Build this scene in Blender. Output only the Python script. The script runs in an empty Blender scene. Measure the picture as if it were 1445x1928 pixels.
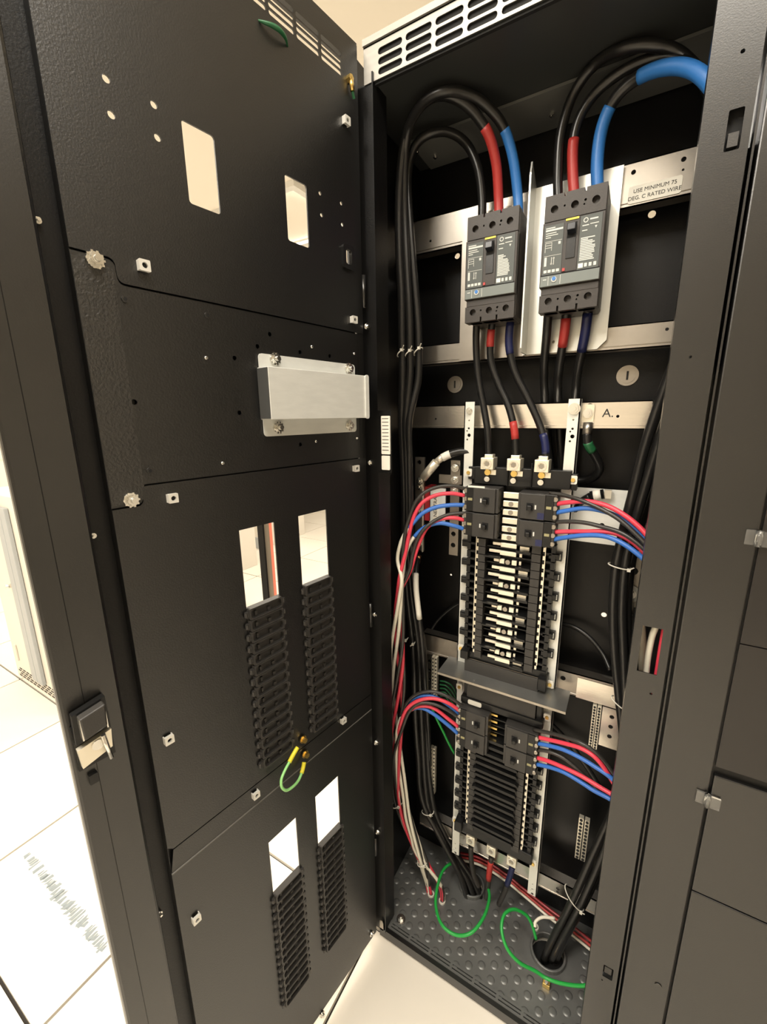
import bpy, bmesh, math, random
from mathutils import Vector, Matrix
from mathutils.geometry import delaunay_2d_cdt
random.seed(7)
S = bpy.context.scene
COL = S.collection
# ------------------------------------------------------------------ camera
F_PX, CX, CY = 783.964, 722.5, 964.0
CAM = Vector((.483, -.7697, 1.479))
def cam_rot(yaw=-.533085885, pitch=.226821229, roll=-.0133252896):
    B = Matrix(((1, 0, 0), (0, 0, -1), (0, 1, 0)))
    c, s = math.cos, math.sin
    Rz = Matrix(((c(yaw), -s(yaw), 0), (s(yaw), c(yaw), 0), (0, 0, 1)))
    Rx = Matrix(((1, 0, 0), (0, c(pitch), -s(pitch)), (0, s(pitch), c(pitch))))
    Rr = Matrix(((c(roll), -s(roll), 0), (s(roll), c(roll), 0), (0, 0, 1)))
    return Rr @ Rx @ B @ Rz
RC = cam_rot()
cd = bpy.data.cameras.new('camera'); cam = bpy.data.objects.new('camera', cd); COL.objects.link(cam)
cd.sensor_fit = 'HORIZONTAL'; cd.sensor_width = 36; cd.lens = F_PX / 1445 * 36; cd.clip_start = .01
m = Matrix.Identity(4)
for i in range(3):
    m[i][0] = RC[0][i]; m[i][1] = -RC[1][i]; m[i][2] = -RC[2][i]; m[i][3] = CAM[i]
cam.matrix_world = m
S.camera = cam
# ------------------------------------------------------------------ world, exposure
w = bpy.data.worlds.new('world'); S.world = w; w.use_nodes = True
w.node_tree.nodes['Background'].inputs[0].default_value = (1, .93, .82, 1)
w.node_tree.nodes['Background'].inputs[1].default_value = .1
S.view_settings.view_transform = 'Standard'; S.view_settings.look = 'None'
S.view_settings.exposure = 0.18; S.view_settings.gamma = 1.0
S.view_settings.use_curve_mapping = False
LAMP_W = 50.0
LAMP_COL = (1, .935, .83)
LAMPS = [(-1.9, -.9, 'left of the open door'), (-1.9, 1.6, 'over the far aisle'), (.62, -.8, 'in front of the open cabinet'), (-3.9, -.9, 'above the wall notice'), (-3.9, 1.6, 'above the cream cabinets'), (-1.9, -2.9, 'behind the photographer at left'), (.62, 1.9, 'behind the black cabinets'), (-1.9, 4.2, 'over the far end of the room'), (-.36, -1.75, 'added as fill light before the open door')]  # last lamp is an unseen one, added to brighten the lower interior
# ------------------------------------------------------------------ pixel rays -> points on known planes
def ray(px, py): return RC.transposed() @ Vector(((px - CX) / F_PX, (py - CY) / F_PX, 1))
def P(px, py, Y):
    r = ray(px, py); return CAM + r * ((Y - CAM.y) / r.y)
def PZ(px, py, z):
    r = ray(px, py); return CAM + r * ((z - CAM.z) / r.z)
DA = math.radians(81.3)
HINGE = Vector((-.005, -.01, 0))
DU = Vector((-math.cos(DA), -math.sin(DA), 0)); DN = Vector((math.sin(DA), -math.cos(DA), 0))
def PD(px, py, off=0):
    H = HINGE + DN * off; r = ray(px, py); p = CAM + r * (((H - CAM).dot(DN)) / r.dot(DN))
    return Vector(((p - H).dot(DU), off, p.z))
# ------------------------------------------------------------------ materials
MATS = {}
def mat(name, col, rough=.5, metal=0., bump=0., bscale=300., var=0., vscale=8., spec=.5, alpha=1., trans=0., stretch=None):
    if name in MATS: return MATS[name]
    M = bpy.data.materials.new(name); M.use_nodes = True; nt = M.node_tree; b = nt.nodes['Principled BSDF']
    b.inputs['Base Color'].default_value = (*col, 1); b.inputs['Roughness'].default_value = rough
    b.inputs['Metallic'].default_value = metal; b.inputs['Specular IOR Level'].default_value = spec
    b.inputs['Transmission Weight'].default_value = trans; b.inputs['IOR'].default_value = 1.5; b.inputs['Alpha'].default_value = alpha
    if bump or var:
        tc = nt.nodes.new('ShaderNodeTexCoord'); src = tc.outputs['Object']
        if stretch:
            mp = nt.nodes.new('ShaderNodeMapping'); mp.inputs['Scale'].default_value = stretch
            nt.links.new(src, mp.inputs[0]); src = mp.outputs[0]
    if bump:
        n = nt.nodes.new('ShaderNodeTexNoise'); n.inputs['Scale'].default_value = bscale; n.inputs['Detail'].default_value = 3
        nt.links.new(src, n.inputs['Vector'])
        bp = nt.nodes.new('ShaderNodeBump'); bp.inputs['Strength'].default_value = bump; bp.inputs['Distance'].default_value = .001
        nt.links.new(n.outputs['Fac'], bp.inputs['Height']); nt.links.new(bp.outputs['Normal'], b.inputs['Normal'])
    if var:
        n = nt.nodes.new('ShaderNodeTexNoise'); n.inputs['Scale'].default_value = vscale; n.inputs['Detail'].default_value = 5
        nt.links.new(src, n.inputs['Vector'])
        mx = nt.nodes.new('ShaderNodeMix'); mx.data_type = 'RGBA'
        mx.inputs['A'].default_value = (*[max(0, c * (1 - var)) for c in col], 1); mx.inputs['B'].default_value = (*[min(1, c * (1 + var)) for c in col], 1)
        nt.links.new(n.outputs['Fac'], mx.inputs['Factor']); nt.links.new(mx.outputs['Result'], b.inputs['Base Color'])
    MATS[name] = M; return M
M_BLK = mat('black_powder_coat', (.003, .0029, .0028), .38, bump=.3, bscale=420, var=.12, vscale=3, spec=.85)
M_BLK2 = mat('black_powder_coat_wrinkled', (.004, .0036, .0032), .38, bump=.8, bscale=260, spec=1.0)
M_INNER = mat('black_inner_paint', (.0035, .0034, .0034), .38, bump=.2, bscale=400, spec=.3)
M_STILE = mat('black_satin_frame', (.003, .0028, .0026), .32, bump=.12, bscale=500, spec=.9)
M_PLA = mat('black_plastic', (.007, .007, .007), .35, bump=.1, bscale=500, spec=.4)
M_PLA2 = mat('dark_grey_plastic', (.034, .0315, .029), .45, bump=.15, bscale=600)
M_PLA3 = mat('charcoal_breaker_case', (.032, .026, .022), .5, bump=.2, bscale=500)
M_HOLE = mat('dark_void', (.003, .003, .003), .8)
M_CAB = mat('black_cable_jacket', (.012, .0115, .011), .3)
M_WBLK = mat('black_wire_jacket', (.03, .027, .024), .35)
M_RTAPE = mat('red_tape', (.42, .035, .03), .45, bump=.3, bscale=120)
M_BTAPE = mat('blue_tape', (.03, .17, .50), .42, bump=.3, bscale=120)
M_NAVY = mat('navy_tape', (.012, .016, .07), .4)
M_RED = mat('red_wire_jacket', (.70, .05, .085), .38)
M_BLUE = mat('blue_wire_tape', (.035, .15, .52), .4)
M_WHT = mat('white_wire_jacket', (.78, .74, .62), .4)
M_GRN = mat('green_wire_jacket', (.02, .36, .06), .38)
M_DGRN = mat('dark_green_wire', (.015, .11, .04), .4)
M_LGRN = mat('yellow_green_wire', (.32, .72, .25), .4)
M_YEL = mat('yellow_sleeve', (.82, .72, .04), .45)
M_ALU = mat('brushed_aluminium', (.78, .73, .66), .27, 1, bump=.12, bscale=60, var=.10, vscale=20, stretch=(1, 8, 8))
M_ALU2 = mat('dull_aluminium', (.38, .35, .31), .38, 1, bump=.1, bscale=90, var=.2, vscale=14)  # tone also darkened to paint the header's shade onto the label rail
M_GALV = mat('galvanised_steel', (.74, .745, .71), .42, .2, bump=.12, bscale=90, var=.10, vscale=26, stretch=(1, 1, 4))
M_ZINC = mat('zinc_plated_rail', (.80, .80, .74), .4, .2, var=.06, vscale=10)
M_TIN = mat('tinned_copper', (.88, .82, .68), .3, .6)
M_BRASS = mat('brass_screw', (.78, .55, .18), .3, 1)
M_STEEL = mat('bright_steel', (.78, .77, .73), .25, 1)
M_LGREY = mat('label_grey_green', (.075, .085, .08), .55)
M_TRIP = mat('trip_unit_grey', (.16, .18, .17), .5)
M_PAPER = mat('white_label', (.80, .77, .68), .55)
M_INK = mat('black_ink', (.02, .02, .02), .7)
M_PRINT = mat('white_print', (.62, .62, .58), .6)
M_YSTRIP = mat('yellow_strip', (.80, .62, .08), .5)
M_BEIGE = mat('beige_enamel', (.78, .73, .64), .45, var=.03, vscale=2)
M_GREYBAR = mat('grey_rubber_bar', (.42, .44, .45), .5)
M_TILE = mat('cream_floor_tile', (.85, .795, .70), .38, var=.035, vscale=3)
M_GAP = mat('tile_gap', (.035, .03, .026), .8)
M_CEIL = mat('cream_ceiling', (.86, .80, .70), .8, var=.02, vscale=1)
M_WALL = mat('cream_wall', (.80, .75, .66), .8, var=.02, vscale=1)
M_STAMP = mat('smudged_blue_stamp', (.27, .31, .33), .6, var=.3, vscale=60)
M_FLOORPL = mat('dimpled_black_plate', (.17, .173, .168), .42, .45, bump=.15, bscale=200, var=.25, vscale=10)
M_TIE = mat('white_nylon', (.72, .69, .60), .45)
M_COPPER = mat('copper_strand', (.55, .27, .14), .35, 1)
M_REDINS = mat('red_insulator', (.30, .02, .025), .3)
M_CLEAR = mat('clear_plastic', (.9, .9, .88), .12, trans=.95, alpha=1)
M_DARKGLASS = mat('smoked_panel', (.016, .014, .013), .28)
M_REDEDGE = mat('red_edge_trim', (.75, .20, .13), .5)
M_SMOKE = mat('brown_tinted_panel', (.20, .17, .13), .35)
M_LAMPF = mat('lamp_housing', (.75, .74, .70), .5)
# ------------------------------------------------------------------ mesh helpers
WM = {}
def empty(name, loc, label, cat, rotz=0, group=None):
    o = bpy.data.objects.new(name, None); COL.objects.link(o); o.location = loc; o.rotation_euler = (0, 0, rotz)
    o.empty_display_size = .05; o['label'] = label; o['category'] = cat
    if group: o['group'] = group
    WM[o] = Matrix.Translation(Vector(loc)) @ Matrix.Rotation(rotz, 4, 'Z'); return o
def tag(o, label, cat, group=None):
    o['label'] = label; o['category'] = cat
    if group: o['group'] = group
    return o
XZ = lambda a, b, c: (a, c, b)      # outline in x,z ; c = y
XY = lambda a, b, c: (a, b, c)
YZ = lambda a, b, c: (c, a, b)
class MB:
    def __init__(s): s.v = []; s.f = []; s.m = []; s.sm = []; s.mi = 0
    def face(s, idx, smooth=False): s.f.append(idx); s.m.append(s.mi); s.sm.append(smooth)
    def box(s, x0, x1, y0, y1, z0, z1):
        n = len(s.v)
        for z in (z0, z1):
            s.v += [(x0, y0, z), (x1, y0, z), (x1, y1, z), (x0, y1, z)]
        for q in ((0, 3, 2, 1), (4, 5, 6, 7), (0, 1, 5, 4), (1, 2, 6, 5), (2, 3, 7, 6), (3, 0, 4, 7)): s.face([n + i for i in q])
        return s
    def cyl(s, p0, p1, r, n=14, r1=None, cap=True):
        p0 = Vector(p0); p1 = Vector(p1); d = (p1 - p0).normalized(); r1 = r if r1 is None else r1
        a = d.orthogonal().normalized(); b = d.cross(a); k = len(s.v)
        for p, rr in ((p0, r), (p1, r1)):
            for i in range(n):
                t = 2 * math.pi * i / n; s.v.append(tuple(p + (a * math.cos(t) + b * math.sin(t)) * rr))
        for i in range(n):
            j = (i + 1) % n; s.face([k + i, k + j, k + n + j, k + n + i], n > 8)
        if cap: s.face([k + i for i in range(n)][::-1]); s.face([k + n + i for i in range(n)])
        return s
    def hexa(s, p0, p1, r): return s.cyl(p0, p1, r, 6)
    def tube(s, pts, r, n=10, cap=True):
        pts = [Vector(p) for p in pts]; N = len(pts); rs = r if isinstance(r, (list, tuple)) else [r] * N
        k = len(s.v); up = None
        for i, p in enumerate(pts):
            d = (pts[min(i + 1, N - 1)] - pts[max(i - 1, 0)]).normalized()
            up = d.orthogonal().normalized() if up is None else (up - d * up.dot(d)).normalized()
            b = d.cross(up)
            for q in range(n):
                t = 2 * math.pi * q / n; s.v.append(tuple(p + (up * math.cos(t) + b * math.sin(t)) * rs[i]))
        for i in range(N - 1):
            for q in range(n):
                j = (q + 1) % n; s.face([k + i * n + q, k + i * n + j, k + (i + 1) * n + j, k + (i + 1) * n + q], True)
        if cap: s.face([k + q for q in range(n)][::-1]); s.face([k + (N - 1) * n + q for q in range(n)])
        return s
    def prism(s, out, c0, c1, mp=XZ):
        k = len(s.v); n = len(out)
        for c in (c0, c1): s.v += [mp(a, b, c) for a, b in out]
        s.face([k + i for i in range(n)]); s.face([k + n + i for i in range(n)][::-1])
        for i in range(n): j = (i + 1) % n; s.face([k + i, k + n + i, k + n + j, k + j])
        return s
    def plate(s, out, holes, c0, c1, mp=XZ):
        loops = [out] + list(holes); vs = []; es = []
        for L in loops:
            k = len(vs); vs += [Vector(p) for p in L]; es += [(k + i, k + (i + 1) % len(L)) for i in range(len(L))]
        V, E_, Fc, *_ = delaunay_2d_cdt(vs, es, [], 0, 1e-7)
        def inside(p, L):
            r = False
            for i in range(len(L)):
                a = L[i]; b = L[i - 1]
                if (a[1] > p[1]) != (b[1] > p[1]) and p[0] < (b[0] - a[0]) * (p[1] - a[1]) / (b[1] - a[1]) + a[0]: r = not r
            return r
        keep = []
        for f in Fc:
            c = sum((V[i] for i in f), Vector((0, 0))) / len(f)
            if inside(c, out) and not any(inside(c, h) for h in holes): keep.append(list(f))
        k = len(s.v); n = len(V)
        for c in (c0, c1): s.v += [mp(p[0], p[1], c) for p in V]
        cnt = {}
        for f in keep:
            s.face([k + i for i in f]); s.face([k + n + i for i in f][::-1])
            for i in range(len(f)):
                e = (f[i], f[(i + 1) % len(f)]); cnt[e] = 1
        for (a, b) in cnt:
            if (b, a) not in cnt: s.face([k + a, k + n + a, k + n + b, k + b])
        return s
    def mesh(s, name, mats, bev=0, fix=True):
        me = bpy.data.meshes.new(name); me.from_pydata(s.v, [], s.f)
        for M in (mats if isinstance(mats, (list, tuple)) else [mats]): me.materials.append(M)
        for p, mi, sm in zip(me.polygons, s.m, s.sm): p.material_index = mi; p.use_smooth = sm
        if fix:
            bm = bmesh.new(); bm.from_mesh(me); bmesh.ops.recalc_face_normals(bm, faces=bm.faces); bm.to_mesh(me); bm.free()
        return me
    def build(s, name, mats, parent=None, world=False, bev=0, kind=None, label=None):
        me = s.mesh(name, mats)
        if parent is not None and world: me.transform(WM[parent].inverted())
        o = bpy.data.objects.new(name, me); COL.objects.link(o)
        if parent is not None: o.parent = parent; WM[o] = WM[parent]
        else: WM[o] = Matrix.Identity(4)
        if bev:
            b = o.modifiers.new('bevel', 'BEVEL'); b.width = bev; b.segments = 2; b.limit_method = 'ANGLE'; b.angle_limit = .7
        if kind: o['kind'] = kind
        if label: o['label'] = label
        return o
def inst(name, me, parent, loc, rot=(0, 0, 0)):
    o = bpy.data.objects.new(name, me); COL.objects.link(o); o.parent = parent; o.location = loc; o.rotation_euler = rot
    WM[o] = WM[parent]; return o
def rect(a0, a1, b0, b1): return [(a0, b0), (a1, b0), (a1, b1), (a0, b1)]
def rrect(a0, a1, b0, b1, r, n=4):
    o = []
    for cx_, cy_, t0 in ((a1 - r, b1 - r, 0), (a0 + r, b1 - r, 90), (a0 + r, b0 + r, 180), (a1 - r, b0 + r, 270)):
        for i in range(n + 1):
            t = math.radians(t0 + 90 * i / n); o.append((cx_ + r * math.cos(t), cy_ + r * math.sin(t)))
    return o
def circ(a, b, r, n=12): return [(a + r * math.cos(2 * math.pi * i / n), b + r * math.sin(2 * math.pi * i / n)) for i in range(n)]
def smooth(pts, k=6):
    pts = [Vector(p) for p in pts]; out = []
    q = [pts[0] * 2 - pts[1]] + pts + [pts[-1] * 2 - pts[-2]]
    for i in range(1, len(q) - 2):
        a, b, c, d = q[i - 1:i + 3]
        for j in range(k):
            t = j / k; out.append(.5 * ((2 * b) + (c - a) * t + (2 * a - 5 * b + 4 * c - d) * t * t + (3 * b - a - 3 * c + d) * t ** 3))
    out.append(pts[-1]); return out
def text_mesh(txt, size, name):
    cu = bpy.data.curves.new(name, 'FONT'); cu.body = txt; cu.size = size; cu.align_x = 'CENTER'; cu.align_y = 'CENTER'; cu.extrude = .00015
    o = bpy.data.objects.new(name, cu); COL.objects.link(o); bpy.context.view_layer.update()
    me = bpy.data.meshes.new_from_object(o.evaluated_get(bpy.context.evaluated_depsgraph_get()))
    bpy.data.objects.remove(o); bpy.data.curves.remove(cu); me.materials.clear(); return me
def text(txt, size, M, parent, loc, rot=(math.pi / 2, 0, 0), name='lettering'):
    me = text_mesh(txt, size, name); me.materials.append(M)
    return inst(name, me, parent, loc, rot)
# ------------------------------------------------------------------ the room
def struct(o): o['kind'] = 'structure'; return o
fl = struct(MB().box(-5, 3.6, -4, 6.5, -.06, -.012).build('floor', M_GAP))
tm = MB().prism(rrect(-.3008, .3008, -.3008, .3008, .004, 2), -.012, 0, XY).mesh('floor_tile', M_TILE)
for i in range(-8, 6):
    for j in range(-6, 10):
        x = -.028 + .61 * i + .305; y = .008 + .61 * j + .305
        if -4.95 < x - .3 and x + .3 < 3.55 and -3.95 < y - .3 and y + .31 < 6.5: inst('floor_tile', tm, fl, (x, y, 0))
st = MB()
a = PZ(50, 1608, .0004); b = PZ(196, 1785, .0004); d = (b - a); L = d.length; d.normalize(); nrm = Vector((-d.y, d.x, 0))
t = .0
while t < L:
    wd = random.uniform(.005, .016); hh = random.uniform(.012, .024)
    if random.random() < .86:
        o_ = [a + d * t + nrm * (-hh) * random.uniform(.6, 1), a + d * (t + wd) + nrm * (-hh) * random.uniform(.3, 1), a + d * (t + wd * random.uniform(.5, 1.2)) + nrm * hh * random.uniform(.5, 1), a + d * (t + wd * .2) + nrm * hh * random.uniform(.3, 1)]
        st.prism([(p.x, p.y) for p in o_], .0001, .0005, XY)
    t += wd * random.uniform(.8, 1.3)
st.build('ink_stamp', M_STAMP, fl, label='smudged blue-grey stamp')
struct(MB().box(-5, 3.6, -4, 6.5, 2.75, 2.8).build('ceiling', M_CEIL))
struct(MB().box(-5.05, -5, -4, 6.5, 0, 2.75).build('wall_left', M_WALL))
struct(MB().box(3.6, 3.65, -4, 6.5, 0, 2.75).build('wall_right', M_WALL))
struct(MB().box(-5, 3.6, 6.5, 6.55, 0, 2.75).build('wall_back', M_WALL))
struct(MB().box(-5, 3.6, -4.05, -4, 0, 2.75).build('wall_front', M_WALL))
for k, (x, y, wh) in enumerate(LAMPS):
    t = empty('ceiling_lamp', (x, y, 2.75), 'white ceiling light panel ' + wh, 'lamp', math.pi / 2 if k == 8 else 0, group='ceiling light panels')
    MB().plate(rect(-.64, .64, -.34, .34), [rect(-.6, .6, -.3, .3)], -.03, 0, XY).build('frame', M_LAMPF, t)
    ld = bpy.data.lights.new('lamp_light', 'AREA'); ld.shape = 'RECTANGLE'; ld.size = 1.2; ld.size_y = .6; ld.energy = LAMP_W * (.55 if k == 2 else 1.2 if k == 8 else .3 if k == 0 else 1.15 if k == 6 else .62); ld.color = LAMP_COL
    lo = bpy.data.objects.new('lamp_light', ld); COL.objects.link(lo); lo.parent = t; lo.location = (0, 0, -.012)
# far beige cabinets seen past the door
def beige(name, x0, x1, y0, y1, h, label):
    t = empty(name, ((x0 + x1) / 2, (y0 + y1) / 2, 0), label, 'cabinet')
    MB().box(x0, x1, y0, y1, .0, h).build('body', M_BEIGE, t, True, bev=.004)
    holes = []
    v = MB()
    n = int((x1 - x0 - .06) / .045)
    for r_ in range(4):
        for i in range(n):
            xx = x0 + .03 + i * .045 + (r_ % 2) * .02; v.box(xx, xx + .032, y0 - .001, y0 + .001, .012 + r_ * .016, .02 + r_ * .016)
    v.build('base_vent', M_GAP, t, True)
    return t
bg = beige('equipment_cabinet', -2.53, -1.86, .02, 1.0, 1.12, 'beige enamel equipment cabinet with grey edge bars behind the open door')
for x0, x1 in ((-2.255, -2.195), (-2.19, -2.13)): MB().box(x0, x1, .0, .018, .075, 1.06).build('edge_bar', M_GREYBAR, bg, True, bev=.003)
MB().cyl((-2.30, .018, .62), (-2.30, -.012, .62), .011).build('knob', M_STEEL, bg, True)
MB().box(-2.47, -2.455, .012, .0185, .12, .22).build('hinge', M_BEIGE, bg, True)
bg2 = beige('equipment_cabinet', -3.4, -2.71, 1.3, 2.07, 1.3, 'cream cabinet seen through the left upper panel slot')
bg3 = beige('equipment_cabinet', -4.7, -3.05, 2.47, 3.2, 1.8, 'wide cream cabinet with dark plinth far behind the door')
MB().box(-4.7, -3.05, 2.455, 2.469, 0, .13).build('plinth', M_GREYBAR, bg3, True)
ps = empty('partition_panel', (-1.84, 1.4, 0), 'dark post with tinted brown panel and red edge trim', 'partition')
MB().box(-1.905, -1.847, 1.38, 1.42, 0, 1.9).build('post', M_HOLE, ps, True)
MB().box(-1.847, -1.79, 1.395, 1.405, 0, 1.9).build('tinted_panel', M_SMOKE, ps, True)
MB().box(-1.79, -1.781, 1.39, 1.41, 0, 1.9).build('edge_trim', M_REDEDGE, ps, True)
nt_ = empty('wall_notice', (-4.99, .95, 1.2), 'white paper notice with red heading lines on the wall', 'notice')
MB().box(-5, -4.992, .4, 1.4, 1.1, 1.8).build('sheet', M_PAPER, nt_, True)
nb_ = MB()
for z in (1.25, 1.4, 1.55): nb_.box(-4.9925, -4.991, .42, 1.38, z, z + .015)
nb_.build('heading_line', M_REDEDGE, nt_, True)
# ------------------------------------------------------------------ electrical cabinet
XL, XR, YB, ZR = -.03, .565, .30, 2.062
cab = empty('electrical_cabinet', (.27, .15, 0), 'tall open black electrical cabinet with aluminium rails inside', 'cabinet')
MB().box(XL - .002, XL, 0.002, YB, .02, 2.126).build('side_panel', M_INNER, cab, True)
MB().box(XR, XR + .008, 0.002, YB, .02, 2.126).build('side_panel', M_INNER, cab, True)
bh = [circ(.071, 1.857, .0065), circ(.473, 1.858, .0068), circ(.47, 1.001, .0062), circ(.075, 1.03, .003), circ(.085, 1.10, .003), circ(.506, .93, .003), circ(-.005, 1.25, .003)]
MB().plate(rect(XL, XR, .02, 2.126), bh, YB, YB + .002).build('back_panel', M_INNER, cab, True)
MB().box(XL, XR, .002, YB, ZR, ZR + .002).build('roof_panel', mat('roof_grey', (.035, .037, .036), .45), cab, True)
rf = MB().box(XL + .03, XR, .18, YB - .004, ZR - .006, ZR - .001); rf.build('roof_flange', mat('flange_grey', (.12, .12, .112), .5), cab, True)
sc_ = MB().cyl((0, 0, 0), (0, 0, -.004), .005, 8).cyl((0, 0, -.004), (0, 0, -.006), .003, 6).mesh('flange_screw', M_STEEL)
for px, py in ((1040, 214), (820, 293), (785, 283)):
    p = PZ(px, py, ZR - .006); inst('flange_screw', sc_, cab, p - Vector(cab.location))
# header strip with slots
hs = []
for i in range(10):
    x0 = .03 + i * .0545
    for z in (2.101, 2.0865, 2.072): hs.append(rrect(x0, x0 + .048, z - .0052, z + .0052, .005, 3))
hd = MB().plate(rect(0.0, .573, 2.062, 2.117), hs, 0, .0015); hd.box(0, .573, 0, .02, 2.115, 2.117); hd.prism([(0, 2.117), (.573, 2.117), (.573, 2.127), (0, 2.127)], -.004, .004)
hd.build('header_strip', mat('header_aluminium', (.36, .345, .315), .5, .8, var=.12, vscale=30, stretch=(1, 6, 6)), cab, True)
MB().box(.0, .573, .004, .01, 2.058, 2.126).build('header_liner', M_HOLE, cab, True)
# posts
lp = MB().box(-.03, .018, .002, .03, .02, 2.062); lp.box(.018, .0205, -.004, .045, .03, 2.075); lp.build('corner_post', M_INNER, cab, True)
for z in (.33, 1.02, 1.72): MB().cyl((-.0075, -.006, z - .03), (-.0075, -.006, z + .03), .005).build('hinge', M_STILE, cab, True)
so = rect(.52, .573, .02, 2.126)
rp = MB().plate(so, [rrect(.548, .564, 1.806, 1.852, .002), rect(.5325, .5615, 1.045, 1.13), rrect(.5465, .5645, .330, .362, .002), circ(.5575, 1.008, .0022), circ(.5475, .318, .0016), circ(.5445, 1.556, .002), circ(.553, 1.912, .0025)], 0, .002)
rp.box(.52, .522, .002, .03, .02, 2.062)
rp.build('corner_post', M_STILE, cab, True)
for z0, z1, x0, x1 in ((1.80, 1.86, .545, .566), (.325, .367, .543, .566)):
    MB().box(x0, x1, .012, .03, z0, z1).build('latch_pocket', M_HOLE, cab, True)
    MB().box(x0 + .006, x1 - .004, .004, .011, z0 + .012, z0 + .028).build('latch_tongue', M_PLA2, cab, True)
# floor plate with dimples, front lip
ho1 = PZ(888, 1668, .035); ho2 = PZ(1032, 1795, .035)
fpl = MB().plate(rect(XL, XR, .008, YB), [circ(ho1.x, ho1.y, .034, 24), circ(ho2.x, ho2.y, .04, 24)], .030, .033, XY)
fplate = fpl.build('floor_plate', M_FLOORPL, cab, True)
dm = MB(); n_ = 0
def dome(mb, x, y, z, r, h):
    k = len(mb.v); n = 12
    for rr, hh in ((r, 0), (r * .8, h * .75), (r * .55, h)):
        mb.v += [(x + rr * math.cos(2 * math.pi * i / n), y + rr * math.sin(2 * math.pi * i / n), z + hh) for i in range(n)]
    for L_ in range(2):
        for i in range(n): j = (i + 1) % n; mb.face([k + L_ * n + i, k + L_ * n + j, k + (L_ + 1) * n + j, k + (L_ + 1) * n + i], True)
    mb.face([k + 2 * n + i for i in range(n)], True)
r_i = 0
yy = .0265
while yy < .285:
    xx = -.019 + (.030 if r_i % 2 else 0)
    while xx < .56:
        if (Vector((xx, yy)) - ho1.xy).length > .07 and (Vector((xx, yy)) - ho2.xy).length > .075 and xx > -.025 and (Vector((xx, yy)) - Vector((.044, .044))).length > .016:
            dome(dm, xx, yy, .033, .0104, .0020)
        xx += .060
    yy += .0174; r_i += 1
dm.build('raised_dots', M_FLOORPL, cab, True, kind='stuff')
for h_, R_ in ((ho1, .034), (ho2, .04)):
    c = MB().plate(circ(h_.x, h_.y, R_ + .006, 28), [circ(h_.x, h_.y, R_, 28)], .026, .046, XY); c.build('cable_collar', M_FLOORPL, cab, True, bev=.002)
    MB().prism(circ(h_.x, h_.y, R_ + .002, 24), .012, .014, XY).build('cable_opening', M_HOLE, cab, True)
lipb = MB().box(0.0, .573, -.004, .008, .008, .036); lipb.build('front_sill', M_STILE, cab, True)
ls = []
for i in range(9):
    x0 = .028 + i * .062
    ls += [rrect(x0, x0 + .056, .012, .0148, .001, 2), rrect(x0, x0 + .056, .0195, .0222, .001, 2)]
lip2 = MB().plate(rect(.004, .573, .007, .028), ls, .0362, .0382, XY); lip2.build('slotted_lip', M_FLOORPL, cab, True)
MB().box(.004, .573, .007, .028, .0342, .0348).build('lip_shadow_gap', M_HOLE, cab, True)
MB().prism([(0, .03), (.012, .03), (.012, .058), (.008, .066), (0, .062)], -.004, -.002).build('sill_tab', M_ALU2, cab, True)
MB().cyl((.044, .044, .033), (.044, .044, .038), .013, 16).hexa((.044, .044, .038), (.044, .044, .044), .0075).cyl((.044, .044, .044), (.044, .044, .05), .004).build('floor_bolt', M_STEEL, cab, True)
for px, py in ((812, 1683), (833, 1696), (1008, 1745)):
    p = PZ(px, py, .036); MB().plate(circ(p.x, p.y, .010, 16), [circ(p.x, p.y, .0068, 16)], .033, .038, XY).build('wire_bushing', M_TIE, cab, True)
# mounting rails
YR = .22
def rail(z0, z1, x0, x1, M, holes=(), lipz=True, y=YR):
    r_ = MB().plate(rect(x0, x1, z0, z1), holes, y, y + .003)
    if lipz: r_.box(x0, x1, y, y + .03, z0, z0 + .002); r_.box(x0, x1, y, y + .03, z1 - .002, z1)
    r_.cyl((x0, y - .0006, z0 + .007), (x1, y - .0006, z0 + .007), .0007, 6)
    return r_.build('mounting_rail', M, cab, True)
rail(1.849, 1.921, -.028, .56, M_ALU2, [circ(.437, 1.905, .004), circ(.512, 1.905, .004), circ(.436, 1.874, .0026), circ(.513, 1.889, .002), circ(.035, 1.872, .0025)])
rail(1.600, 1.645, -.015, .56, M_ALU2, [circ(.52, 1.63, .003)])
rail(1.446, 1.502, -.018, .512, M_ALU, [circ(.055, 1.47, .0025), circ(.402, 1.492, .007), circ(.455, 1.472, .003)])
rail(.812, .872, .024, .525, M_ALU2, [circ(.40, .852, .006), circ(.35, .85, .005)])
rail(.187, .237, .02, .56, M_ALU, [circ(.437, .214, .005), circ(.437, .203, .004), circ(.436, .192, .0025)])
MB().box(.432, .523, YR - .006, YR - .001, .815, .868).build('rail_splice', M_ALU, cab, True)
# breaker plates
MB().plate([(.115, 1.602), (.262, 1.602), (.262, 1.90), (.115, 1.90)], [], .213, .217).build('mounting_plate', M_ALU2, cab, True)
bp2 = MB().plate([(.285, 1.604), (.405, 1.604), (.421, 1.62), (.421, 1.918), (.26, 1.918), (.26, 1.604)], [circ(.322, 1.625, .003), circ(.383, 1.63, .003)], .212, .216)
bp2.prism([(.216, 1.604), (.17, 1.604), (.162, 1.612), (.162, 1.925), (.168, 1.945), (.216, 1.918)], .2655, .2685, YZ)
bp2.build('mounting_plate', mat('zinc_plate', (.66, .665, .63), .38, .75, var=.06, vscale=12), cab, True)
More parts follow.
